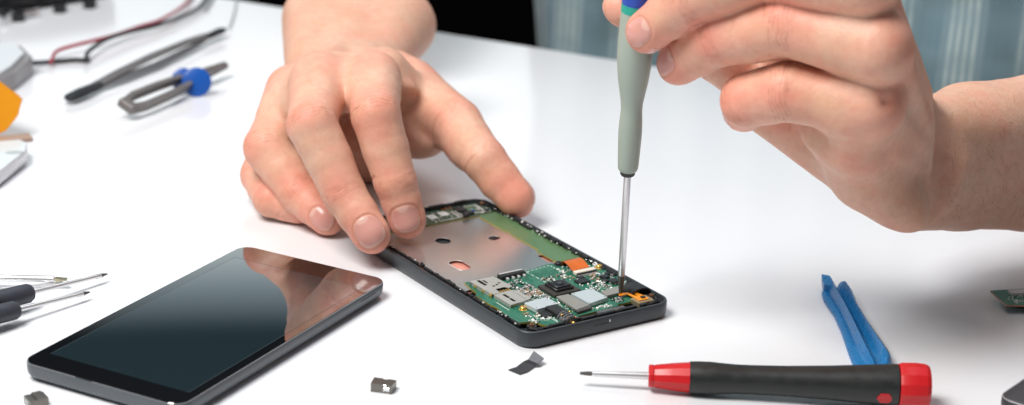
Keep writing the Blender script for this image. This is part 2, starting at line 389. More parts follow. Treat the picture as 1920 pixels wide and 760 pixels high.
# battery plate with four openings
bm = B()
plate = [(.42, 5.2), (.42, 12.55), (3.0, 12.5), (6.0, 12.45), (6.0, 6.2), (5.3, 6.0), (3.9, 5.7), (2.3, 5.6), (1.2, 5.3)]
def slotp(x0, x1, y0, y1, r): return rrect(x1-x0, y1-y0, r, 5, x0, y0)
holes = [ellipse(2.86, 10.56, .33, .37, .2), ellipse(5.04, 9.80, .27, .24, 0), rrect(.66, 1.12, .30, 6, 1.60, 7.22), rrect(.24, .9, .10, 4, 5.50, 6.25)]
prism(bm, plate, .555, .575, holes); ob('battery_plate', bm, M_plate, smooth=False)
bm = B(); prism(bm, [(.40, 5.2), (6.2, 5.2), (6.2, 12.6), (.40, 12.6)], .44, .46); ob('copper_foil', bm, M_cop, smooth=False)
bm = B(); cyl(bm, (2.86, 10.56), .5, .461, .48); box(bm, (4.95, 10.0, .49), (.6, .35, .1)); ob('dark_pad', bm, M_blk)
for hcx, hcy, rx, ry in ((2.86, 10.56, .33, .37), (5.04, 9.80, .27, .24)):
    bm = B(); pts = [(hcx+math.cos(t)*rx, hcy+math.sin(t)*ry, .577) for t in np.linspace(.3, 2.6, 14)]
    tube(bm, pts, .012, 6, 0); ob('opening_rim', bm, M_solder)
bm = B(); pts = [(x, y, .577) for x, y in rrect(.66, 1.12, .30, 6, 1.60, 7.22)]; tube(bm, pts[:19], .016, 6, 0); ob('opening_rim', bm, M_solder)

# main board
CB_out = [(.97, 5.92), (.86, 5.3), (.80, 4.75), (.62, 4.55), (.60, 3.4), (.66, 3.2), (.60, 2.5), (.52, 2.45), (.50, 1.55), (.60, 1.36), (.80, 1.30), (1.02, 1.24), (1.22, 1.05), (1.26, .80), (1.38, .60), (1.60, .52), (2.0, .50),
          (3.0, .50), (3.0, .78), (3.7, .82), (5.1, .86), (5.2, .98), (5.9, .98), (6.1, 1.3), (6.1, 1.78), (6.9, 1.72), (7.10, 2.4), (7.12, 3.1), (7.02, 3.3), (7.05, 4.2), (6.95, 4.5), (7.06, 4.9), (7.02, 5.6), (6.5, 6.0), (6.0, 6.0), (5.87, 5.76), (5.3, 6.02), (3.92, 5.78), (2.66, 5.86)]
bm = B(); prism(bm, CB_out, .545, .625, mi=0, side_mi=1)
CB = ob('circuit_board', bm, [M_pcb, M_pedge], smooth=False)
def cb(name, bm, m, **k): return ob(name, bm, m, parent=CB, **k)
# the plain green strip running up the right side, and the top board
bm = B(); prism(bm, [(5.80, 6.02), (6.5, 6.02), (7.02, 5.62), (7.06, 7.2), (7.0, 7.3), (7.0, 9.1), (7.08, 9.3), (7.08, 11.4), (6.92, 12.5), (6.02, 12.5), (5.92, 12.2), (5.90, 10.2), (5.98, 10.1), (5.9, 9.4), (5.90, 7.6), (5.72, 7.5), (5.72, 6.3)], .56, .624, mi=0, side_mi=1)
ob('green_strip', bm, [M_strip, M_pedge], smooth=False)
bm = B(); prism(bm, [(.6, 12.42), (5.95, 12.44), (6.0, 12.56), (7.02, 12.6), (6.98, 13.2), (6.7, 13.9), (.75, 13.9), (.6, 13.4)], .56, .63, mi=0, side_mi=1)
TB = ob('upper_board', bm, [M_pcbd, M_pedge], smooth=False)
def tb(name, bm, m, **k): return ob(name, bm, m, parent=TB, **k)
for x, y, w_, l_ in ((3.95, 13.2, .42, .5), (4.62, 13.32, .42, .5), (3.25, 13.2, .45, .5)):
    bm = B(); box(bm, (x, y, .645), (w_, l_, .03), bev=.008); tb('white_pad', bm, M_white)
bm = B()
for x, y, w_, l_ in ((5.05, 12.95, .1, .8), (5.25, 13.0, .08, .8), (6.5, 13.2, .12, .9), (6.3, 12.7, .9, .07), (4.7, 12.55, 1.5, .05), (6.1, 13.6, .8, .07)):
    box(bm, (x, y, .65), (w_, l_, .04), rz=random.uniform(-.05, .05), bev=.008)
for i in range(70):
    x, y = random.uniform(3.0, 6.8), random.uniform(12.5, 13.8); s_ = random.uniform(.03, .08)
    box(bm, (x, y, .65), (s_, s_*1.5, .05), bev=.008)
tb('surface_solder', bm, M_solder)
bm = B()
for x, y, w_, l_, h_ in ((5.55, 13.35, .5, .5, .10), (5.6, 12.75, .5, .3, .12), (3.7, 13.85, .5, .2, .22), (6.6, 12.75, .22, .22, .1), (5.3, 12.48, .3, .12, .14)):
    box(bm, (x, y, .63+h_/2), (w_, l_, h_), bev=.015)
tb('connector_block', bm, M_chip)
bm = B(); box(bm, (6.0, 13.4, .636), (.5, .5, .02)); tb('green_window', bm, M_strip)
for x, y in ((4.85, 13.75), (5.05, 13.8), (5.28, 13.78)):
    bm = B(); cyl(bm, (x, y), .06, .63, .69, 12); tb('copper_dot', bm, mat('copper_pad', (.8, .35, .12), rough=.3, metal=.9))
bm = B(); cyl(bm, (6.0, 13.0), .09, .63, .7, 14); tb('blue_capacitor', bm, mat('blue_ceramic', (.03, .10, .45), rough=.4))

# --- main board parts
def plate_part(name, poly, z0, z1, m, holes=(), bev=False, smooth=False):
    bm = B(); prism(bm, poly, z0, z1, holes); return cb(name, bm, m, smooth=smooth)
def dot(x, y, r=.035, z1=.0, rx=1.): return ellipse(x, y, r*rx, r, 0, 10)
bm = B(); prism(bm, [(1.02, 5.62), (2.20, 5.60), (2.28, 4.35), (2.05, 4.25), (1.95, 4.42), (1.5, 4.40), (1.44, 4.0), (1.12, 3.98), (1.05, 4.2)], .76, .785,
      [rrect(.16, .62, .03, 3, 1.30, 4.92), rrect(.10, .36, .03, 3, 1.52, 5.1), dot(1.62, 4.72, .07), dot(1.82, 4.78, .07), dot(2.0, 4.9, .07)])
box(bm, (1.06, 4.85, .69), (.03, 1.3, .15)); box(bm, (2.24, 4.95, .69), (.03, 1.1, .15)); box(bm, (1.6, 5.61, .69), (1.1, .03, .15))
cb('sim_card_slot', bm, M_slot, smooth=False)
bm = B(); box(bm, (1.65, 4.8, .65), (1.05, 1.4, .05)); box(bm, (1.75, 4.15, .68), (.7, .3, .1), bev=.02); cb('slot_contacts_base', bm, M_blk)
bm = B()
for i in range(5): box(bm, (1.5+i*.13, 4.16, .74), (.05, .22, .03), bev=.008)
for i in range(3): box(bm, (1.05, 4.1+i*.55, .70), (.06, .18, .12), bev=.01)
cb('slot_contacts', bm, M_gold)
bm = B(); prism(bm, [(1.12, 4.0), (2.05, 4.05), (2.25, 3.9), (2.26, 2.95), (2.1, 2.88), (1.15, 2.74), (1.10, 2.9)], .74, .765,
      [rrect(.14, .42, .03, 3, 1.42, 3.40), rrect(.14, .36, .03, 3, 1.42, 2.98)]+[dot(2.02+random.uniform(-.03, .03), 3.0+i*.12, .028) for i in range(8)])
box(bm, (1.13, 3.35, .69), (.03, 1.2, .12)); box(bm, (1.7, 2.80, .69), (1.1, .03, .12)); box(bm, (2.24, 3.4, .69), (.03, .95, .12))
cb('memory_card_slot', bm, M_slot, smooth=False)
bm = B(); box(bm, (1.68, 3.4, .65), (.95, 1.1, .05)); cb('slot_shadow_base', bm, M_blk)
bm = B(); box(bm, (3.05, 5.52, .72), (1.25, .34, .2), bev=.03)
for i in range(4): box(bm, (2.7+i*.28, 5.28, .68), (.10, .16, .12), bev=.02, mi=1)
box(bm, (3.05, 5.60, .83), (1.15, .1, .02), mi=1)
cb('board_connector', bm, [M_blk, M_solder])
bm = B(); prism(bm, rrect(1.15, .80, .05, 3, 1.66, 1.78), .66, .82); 
for v_ in bm.verts: v_.co = Matrix.Rotation(.08, 3, 'Z') @ (v_.co-Vector((2.25, 2.1, 0)))+Vector((2.25, 2.12, 0))
cb('shield_can', bm, M_can, smooth=False)
bm = B(); prism(bm, [(3.92, 1.22), (4.98, 1.42), (4.96, 2.50), (3.90, 2.46)], .66, .83); cb('shield_can', bm, M_can, smooth=False)
bm = B()
for x, y in ((4.0, 1.34), (4.9, 1.5), (4.86, 2.4), (4.0, 2.38)): cyl(bm, (x, y), .028, .829, .833, 10)
for x, y in ((1.78, 1.9), (2.72, 2.0), (2.7, 2.45)): cyl(bm, (x, y), .028, .819, .823, 10)
cb('can_dimples', bm, M_blk)
# camera module
CAMc = (3.95, 3.34)
bm = B(); box(bm, (CAMc[0], CAMc[1], .70), (1.34, 1.22, .14), bev=.02); cb('camera_frame', bm, mat('dark_brown_metal', (.06, .055, .05), rough=.4, metal=.3, var=.2))
bm = B(); box(bm, (CAMc[0], CAMc[1]+.02, .81), (.88, .86, .14), bev=.02); box(bm, (CAMc[0], CAMc[1]+.02, .90), (.70, .68, .10), bev=.02)
cyl(bm, (CAMc[0], CAMc[1]+.04), .27, .945, .965, 28, r2=.26); cb('camera_module', bm, M_chip, angle=40)
bm = B(); L = []
for r_, z_ in ((.20, .966), (.20, .99), (.17, .99), (.14, .968)): L.append([(CAMc[0]+r_*math.cos(t), CAMc[1]+.04+r_*math.sin(t), z_) for t in np.linspace(0, 2*math.pi, 28, endpoint=False)])
rings(bm, L); cb('lens_ring', bm, M_chip)
bm = B(); cyl(bm, (CAMc[0], CAMc[1]+.04), .10, .967, .975, 20, r2=.06); cb('lens', bm, M_bezel)
# epoxy covered flex over the near edge
bm = B(); prism(bm, [(3.12, 1.02), (3.84, 1.16), (3.80, 2.52), (3.22, 2.54)], .72, .80); cb('flex_stiffener', bm, M_grey, smooth=False)
bm = B(); L = []
for (y, z) in ((1.14, .79), (1.02, .79), (.93, .74), (.91, .60), (.90, .42)):
    L.append([(3.10, y-.02, z), (3.86, y+.06, z), (3.86, y+.09, z-.03), (3.10, y+.01, z-.03)])
rings(bm, L); cb('folded_flex', bm, mat('dark_flex', (.07, .065, .065), rough=.4), angle=50)
# orange flex with its white connector
bm = B(); L = []
for i, (y, z) in enumerate(((5.55, .66), (5.52, .80), (5.42, .90), (5.25, .94), (4.98, .90), (4.72, .82), (4.55, .78))):
    wv = .03*math.sin(i*1.3)
    L.append([(5.62-.02*i, y, z), (6.50-.015*i, y+.02+wv, z), (6.50-.015*i, y+.02+wv, z-.02), (5.62-.02*i, y, z-.02)])
rings(bm, L); cb('orange_ribbon', bm, M_flex, angle=70)
bm = B(); box(bm, (6.03, 4.42, .71), (1.06, .26, .14), bev=.02); cb('ribbon_connector', bm, mat('cream_plastic', (.72, .68, .58), rough=.45))
bm = B(); box(bm, (6.03, 4.27, .69), (1.0, .10, .10))
for i in range(15): box(bm, (5.58+i*.064, 4.22, .66), (.028, .12, .05), mi=1)
cb('connector_pins', bm, [M_blk, M_solder])
# chips
for x, y, w_, l_, h_, r_ in ((5.32, 3.62, .58, .40, .10, 0), (5.5, 3.98, .30, .22, .10, .1), (6.45, 3.55, .34, .30, .12, .15), (6.52, 3.0, .42, .34, .11, .2), (6.2, 3.2, .25, .25, .1, .4), (6.75, 3.8, .22, .18, .1, 0), (6.95, 5.2, .16, .2, .1, 0)):
    bm = B(); box(bm, (x, y, .625+h_/2), (w_, l_, h_), rz=r_, bev=.012); cb('chip', bm, M_chip)
bm = B(); prism(bm, [(5.12, 1.70), (5.85, 1.72), (6.16, 2.0), (6.05, 2.32), (5.20, 2.16)], .66, .76); cb('grey_module', bm, M_grey, smooth=False)
# black arched cap at the right corner
bm = B(); L = []
for a_, z_ in ((6.12, .74), (6.2, .86), (6.4, .93), (6.7, .94), (6.95, .90), (7.1, .80), (7.14, .62)):
    L.append([(a_, 1.30, z_), (a_, 2.05, z_), (a_, 2.05, z_-.08), (a_, 1.30, z_-.08)])
rings(bm, L); cb('speaker_cover', bm, M_blk, angle=50)
# vibration module with orange flex
bm = B(); box(bm, (6.28, .78, .62), (.80, .62, .24), bev=.03); cb('vibration_motor', bm, mat('motor_brass', (.42, .36, .22), rough=.35, metal=.6, var=.2))
bm = B(); prism(bm, [(5.98, .62), (6.5, .60), (6.52, .95), (6.42, 1.38), (6.28, 1.38), (6.26, 1.1), (6.16, 1.1), (6.10, 1.56), (5.72, 1.66), (5.70, 1.54), (5.98, 1.45), (6.02, 1.0)], .745, .775)
box(bm, (5.9, 1.5, .74), (.5, .12, .04), bev=.01); cb('motor_flex', bm, mat('amber_flex', (.85, .30, .02), rough=.28, coat=.3, var=.15), smooth=False)
bm = B(); box(bm, (6.32, .80, .80), (.18, .16, .06), bev=.01); cb('chip', bm, M_chip)
# screws and bosses
def screw(x, y, z, m=M_gold, r=.13, par=None):
    bm = B(); L = []
    for q, zz in ((r*1.35, z-.03), (r*1.35, z), (r, z+.01), (r, z+.09), (r*.8, z+.12), (r*.45, z+.12), (r*.38, z+.06)):
        L.append([(x+q*math.cos(t), y+q*math.sin(t), zz) for t in np.linspace(0, 2*math.pi, 18, endpoint=False)])
    rings(bm, L); return (ob if par is None else cb)('screw', bm, m)
screw(1.49, 2.40, .64, M_gold, .13, 1); screw(7.0-.05, 4.63, .64, M_gold, .12, 1)
screw(5.61, 5.72, .64, M_blk, .14, 1); screw(5.63, 1.43, .60, M_gun, .12, 1)
cop = mat('copper_insert', (.62, .30, .16), rough=.3, metal=1.)
for x, y in ((.80, .80), (6.90, .98), (6.9, 13.6), (.72, 12.0)):
    bm = B(); cyl(bm, (x, y), .20, .36, .66, 24); ob('screw_boss', bm, M_blk)
    screw(x, y, .62, cop, .10)
# audio jack cluster
bm = B(); box(bm, (2.42, 1.40, .72), (.56, .86, .26), bev=.04); box(bm, (1.95, 1.45, .66), (.5, .5, .1), bev=.02)
J = ob('audio_jack', bm, M_blk)
bm = B(); L = []
for t_ in np.linspace(0, 1, 8):
    L.append([(2.42+.26*math.cos(q), .98-.62*t_, .60+.26*math.sin(q)) for q in np.linspace(0, 2*math.pi, 20, endpoint=False)])
rings(bm, L)
for t_ in (.1, .35, .6, .9):
    L = [[(2.42+r_*math.cos(q), .98-.62*t_+dy_, .60+r_*math.sin(q)) for q in np.linspace(0, 2*math.pi, 20, endpoint=False)] for r_, dy_ in ((.25, .05), (.31, .04), (.31, -.04), (.25, -.05))]
    rings(bm, L)
box(bm, (2.12, .55, .72), (.16, .3, .18), bev=.03); box(bm, (2.75, .62, .66), (.2, .34, .16), rz=.3, bev=.03)
ob('jack_barrel', bm, M_gun, parent=J)
bm = B()
for x, y, z, r_ in ((2.3, .45, .82, .06), (2.62, .40, .80, .05), (2.46, .30, .62, .08), (2.2, .75, .86, .05), (2.7, .9, .84, .05)):
    bmesh.ops.create_icosphere(bm, subdivisions=2, radius=r_, matrix=Matrix.Translation((x, y, z)))
ob('jack_contacts', bm, M_gold, parent=J)
bm = B(); tube(bm, [(2.9, .52, .64), (3.3, .42, .66), (3.9, .44, .66), (4.3, .40, .64)], .07, 10); tube(bm, [(1.3, .42, .62), (1.7, .36, .66), (2.1, .42, .64)], .06, 10)
for i in range(5): tube(bm, [(.55+.1*i, .62-.04*i, .66), (.75+.25*i, .30, .68)], .022, 6, 0)
tube(bm, [(6.3, .35, .66), (6.8, .55, .68), (7.05, 1.0, .66)], .05, 8); tube(bm, [(6.1, .3, .66), (6.9, .40, .68)], .03, 6)
ob('cable_guides', bm, M_blk)
bm = B(); box(bm, (4.55, .56, .60), (1.35, .28, .20), bev=.03); 
for i in range(9): box(bm, (4.0+i*.13, .43, .60), (.05, .03, .10))
ob('charging_port', bm, M_gun)
bm = B(); box(bm, (3.66, -.002, .44), (.75, .02, .07), bev=.008); ob('port_slot', bm, M_blk)
bm = B(); box(bm, (4.05, -.006, .52), (.05, .02, .10), bev=.006); ob('microphone_mark', bm, M_solder)
# tiny parts of the board
bm = B()
def scatter(n, x0, x1, y0, y1, s0, s1, mis, h=.06, rot=True):
    for i in range(n):
        s_ = random.uniform(s0, s1); x, y = random.uniform(x0, x1), random.uniform(y0, y1)
        r_ = random.choice((0, 1.5708, .0, .6)) if rot else 0
        box(bm, (x, y, .625+h*.5*random.uniform(.5, 1)), (s_, s_*random.choice((1, 1.8)), h), rz=r_, mi=random.choice(mis), bev=.006)
scatter(190, 2.35, 3.2, 2.7, 5.1, .03, .075, (0, 0, 0, 1, 2))
scatter(60, 3.9, 5.3, 4.15, 4.75, .03, .06, (0, 1, 3, 4)); scatter(45, 2.4, 3.2, 3.3, 4.2, .06, .10, (0, 3, 3, 2))
scatter(90, 5.85, 6.98, 2.7, 4.1, .04, .10, (0, 0, 1, 2, 3))
scatter(46, 5.0, 5.8, 2.6, 5.3, .03, .06, (0, 0, 4))
scatter(60, 5.2, 6.1, 2.35, 3.3, .03, .06, (0, 0, 4, 1)); scatter(30, 5.5, 7.0, 4.7, 5.7, .03, .07, (0, 0, 1, 4)); scatter(22, 3.0, 3.3, 1.1, 2.6, .03, .05, (0,))
scatter(40, 1.0, 3.0, .95, 1.3, .03, .06, (0, 1, 4)); scatter(16, 1.15, 1.75, 1.2, 2.0, .05, .10, (0, 4, 4, 3))
scatter(20, 4.0, 4.9, .92, 1.15, .03, .06, (0, 0, 4)); scatter(18, 5.2, 5.6, 1.15, 1.62, .03, .06, (0, 0, 1))
o = cb('surface_component', bm, [M_solder, M_chip, M_gun, mat('tan_capacitor', (.36, .24, .15), rough=.4), M_white]); tag(o, kind='stuff')
bm = B()
def line(x0, y0, x1, y1, w_=.03, dash=0):
    d = math.hypot(x1-x0, y1-y0); n = max(1, int(d/dash)) if dash else 1
    for i in range(n):
        t0, t1 = i/n, (i+(.6 if dash else 1))/n; mx_, my_ = x0+(x1-x0)*(t0+t1)/2, y0+(y1-y0)*(t0+t1)/2
        box(bm, (mx_, my_, .6275), ((t1-t0)*d, w_, .003), rz=math.atan2(y1-y0, x1-x0))
line(3.92, 5.72, 3.98, 4.3, .03, .3); line(3.98, 5.7, 5.3, 5.85, .03, .22); line(5.25, 5.8, 5.2, 4.5, .03, .2); line(4.55, 4.2, 5.15, 4.4)
line(.95, 3.5, .95, 2.6); line(2.0, .72, 2.05, 1.1); line(1.95, .65, 1.96, 1.9, .02); line(3.2, 4.7, 3.2, 2.6, .02, .1); line(3.3, 2.6, 3.05, 1.9)
line(5.4, 4.1, 5.4, 3.9, .05); line(6.1, 2.5, 6.9, 2.6, .025, .2); line(6.1, 2.5, 6.1, 2.9, .025); line(5.3, 5.4, 5.35, 4.9, .08, .25); line(1.2, 1.3, 1.5, 1.35); line(1.5, 1.35, 1.5, 1.7)
pts = [(1.72+.09*math.cos(t), 1.12+.09*math.sin(t), .628) for t in np.linspace(0, 2*math.pi, 14)]; tube(bm, pts, .012, 4, 0)
cb('silkscreen_marks', bm, M_white, smooth=False)
bm = B()
for i in range(8): box(bm, (4.1+i*.16, 5.1+.1*random.random(), .6265), (.07, random.uniform(.3, .7), .002))
cb('dark_traces', bm, mat('dark_green_trace', (.010, .085, .05), rough=.3), smooth=False)

# ================================================================== person: hands and forearms as one signed-distance body
class SDF:
    def __init__(s, lo, hi, h):
        s.h = h; s.lo = np.array(lo, float); s.n = np.ceil((np.array(hi)-s.lo)/h).astype(int)+1
        s.D = np.full(tuple(s.n), 1.2, np.float32)
    def _sub(s, lo, hi):
        a = np.clip(np.floor((lo-s.lo)/s.h).astype(int), 0, s.n-1); b = np.clip(np.ceil((hi-s.lo)/s.h).astype(int)+1, 0, s.n)
        if np.any(b <= a): return None
        ax = [(s.lo[i]+s.h*np.arange(a[i], b[i])).astype(np.float32) for i in range(3)]
        return tuple(slice(a[i], b[i]) for i in range(3)), ax
    def _merge(s, sl, d, k, cut=False):
        A = s.D[sl]
        if cut:
            hh = np.clip(.5-.5*(A+d)/k, 0, 1); s.D[sl] = A*(1-hh)+(-d)*hh+k*hh*(1-hh); return
        if k <= 0: s.D[sl] = np.minimum(A, d); return
        hh = np.clip(.5+.5*(A-d)/k, 0, 1); s.D[sl] = A*(1-hh)+d*hh-k*hh*(1-hh)
    def cone(s, p, r1, q, r2, k=.15, n=None, flat=1., cut=False):
        """tapered capsule; flat < 1 squeezes it along n"""
        p, q = np.array(p, float), np.array(q, float); m = max(r1, r2)+1.0
        r = s._sub(np.minimum(p, q)-m, np.maximum(p, q)+m)
        if r is None: return
        sl, ax = r; X, Y, Z = ax[0][:, None, None]-p[0], ax[1][None, :, None]-p[1], ax[2][None, None, :]-p[2]
        d = q-p; L2 = max(d@d, 1e-9); t = np.clip((X*d[0]+Y*d[1]+Z*d[2])/L2, 0, 1)
        X, Y, Z = X-t*d[0], Y-t*d[1], Z-t*d[2]
        dd = X*X+Y*Y+Z*Z
        if n is not None:
            n = unit(n); c = X*n[0]+Y*n[1]+Z*n[2]; dd = dd+c*c*(1/flat**2-1)
        s._merge(sl, (np.sqrt(dd)-(r1+(r2-r1)*t)).astype(np.float32), k, cut)
    def ell(s, c, ax3, rad, k=.3, cut=False):
        c = np.array(c, float); m = max(rad)+1.0; r = s._sub(c-m, c+m)
        if r is None: return
        sl, ax = r; P = (ax[0][:, None, None]-c[0], ax[1][None, :, None]-c[1], ax[2][None, None, :]-c[2])
        k1 = 0; k2 = 0
        for a, q in zip(ax3, rad):
            a = unit(a); t = P[0]*a[0]+P[1]*a[1]+P[2]*a[2]; k1 = k1+(t/q)**2; k2 = k2+(t/q/q)**2
        k1 = np.sqrt(k1); d = k1*(k1-1)/np.maximum(np.sqrt(k2), 1e-5)
        s._merge(sl, d.astype(np.float32), k, cut)
    def union(s, o, k):
        hh = np.clip(.5+.5*(s.D-o.D)/k, 0, 1); s.D = s.D*(1-hh)+o.D*hh-k*hh*(1-hh)
    def mesh(s):
        """surface nets"""
        D = s.D; ins = D < 0; c = np.zeros(tuple(s.n-1), np.int8)
        for i in (0, 1):
            for j in (0, 1):
                for k in (0, 1): c += ins[i:s.n[0]-1+i, j:s.n[1]-1+j, k:s.n[2]-1+k]
        cells = np.argwhere((c > 0) & (c < 8)); idx = -np.ones(c.shape, np.int32); idx[tuple(cells.T)] = np.arange(len(cells))
        acc = np.zeros((len(cells), 3)); cnt = np.zeros(len(cells))
        corners = [(i, j, k) for i in (0, 1) for j in (0, 1) for k in (0, 1)]
        val = {q: D[tuple((cells+q).T)].astype(float) for q in corners}
        for a in corners:
            for ax in range(3):
                if a[ax]: continue
                b = list(a); b[ax] = 1; b = tuple(b); va, vb = val[a], val[b]; m = (va < 0) != (vb < 0)
                t = np.where(m, va/np.where(m, va-vb, 1), 0)
                p = np.tile(np.array(a, float), (len(cells), 1)); p[:, ax] += t
                acc[m] += p[m]; cnt[m] += 1
        verts = s.lo+s.h*(cells+acc/cnt[:, None])
        quads = []
        for ax in range(3):
            u, v = [(1, 2), (2, 0), (0, 1)][ax]
            sh = list(D.shape); sa = [slice(1, n_-1) for n_ in sh]; sb = list(sa); sa[ax] = slice(0, sh[ax]-1); sb[ax] = slice(1, sh[ax])
            A, Bv = ins[tuple(sa)], ins[tuple(sb)]; e = np.argwhere(A != Bv)
            o_ = np.ones(3, int); o_[ax] = 0; e = e+o_
            flip = ins[tuple(e.T)]
            du = np.zeros(3, int); dv = np.zeros(3, int); du[u] = 1; dv[v] = 1
            q = np.stack([idx[tuple((e-du-dv).T)], idx[tuple((e-dv).T)], idx[tuple(e.T)], idx[tuple((e-du).T)]], 1)
            q[~flip] = q[~flip][:, ::-1]; quads.append(q)
        q = np.concatenate(quads); q = q[(q >= 0).all(1)]
        return verts, q
def vnormals(v, q):
    n = np.zeros_like(v); fn = np.cross(v[q[:, 2]]-v[q[:, 0]], v[q[:, 3]]-v[q[:, 1]])
    for i in range(4):
        for a in range(3): n[:, a] += np.bincount(q[:, i], fn[:, a], len(v))
    return n/np.maximum(np.linalg.norm(n, axis=1), 1e-9)[:, None]
def relax(v, q, it=2, f=.5):
    for _ in range(it):
        acc = np.zeros_like(v); cnt = np.zeros(len(v))
        for i in range(4):
            a, b = q[:, i], q[:, (i+1) % 4]
            for x, y in ((a, b), (b, a)):
                for c in range(3): acc[:, c] += np.bincount(x, v[y, c], len(v))
                cnt += np.bincount(x, minlength=len(v))
        v = v*(1-f)+f*acc/cnt[:, None]
    return v
def np_noise(P, sc, seed=0):
    """cheap smooth value noise for vertices"""
    r = np.random.default_rng(seed); T = r.random((32, 32, 32)); Q = P*sc; i = np.floor(Q).astype(int); f = Q-i; f = f*f*(3-2*f); out = 0
    for a in (0, 1):
        for b in (0, 1):
            for c in (0, 1):
                w_ = (f[:, 0] if a else 1-f[:, 0])*(f[:, 1] if b else 1-f[:, 1])*(f[:, 2] if c else 1-f[:, 2])
                out = out+w_*T[(i[:, 0]+a) % 32, (i[:, 1]+b) % 32, (i[:, 2]+c) % 32]
    return out
def sstep(a, b, x): t = np.clip((x-a)/(b-a), 0, 1); return t*t*(3-2*t)

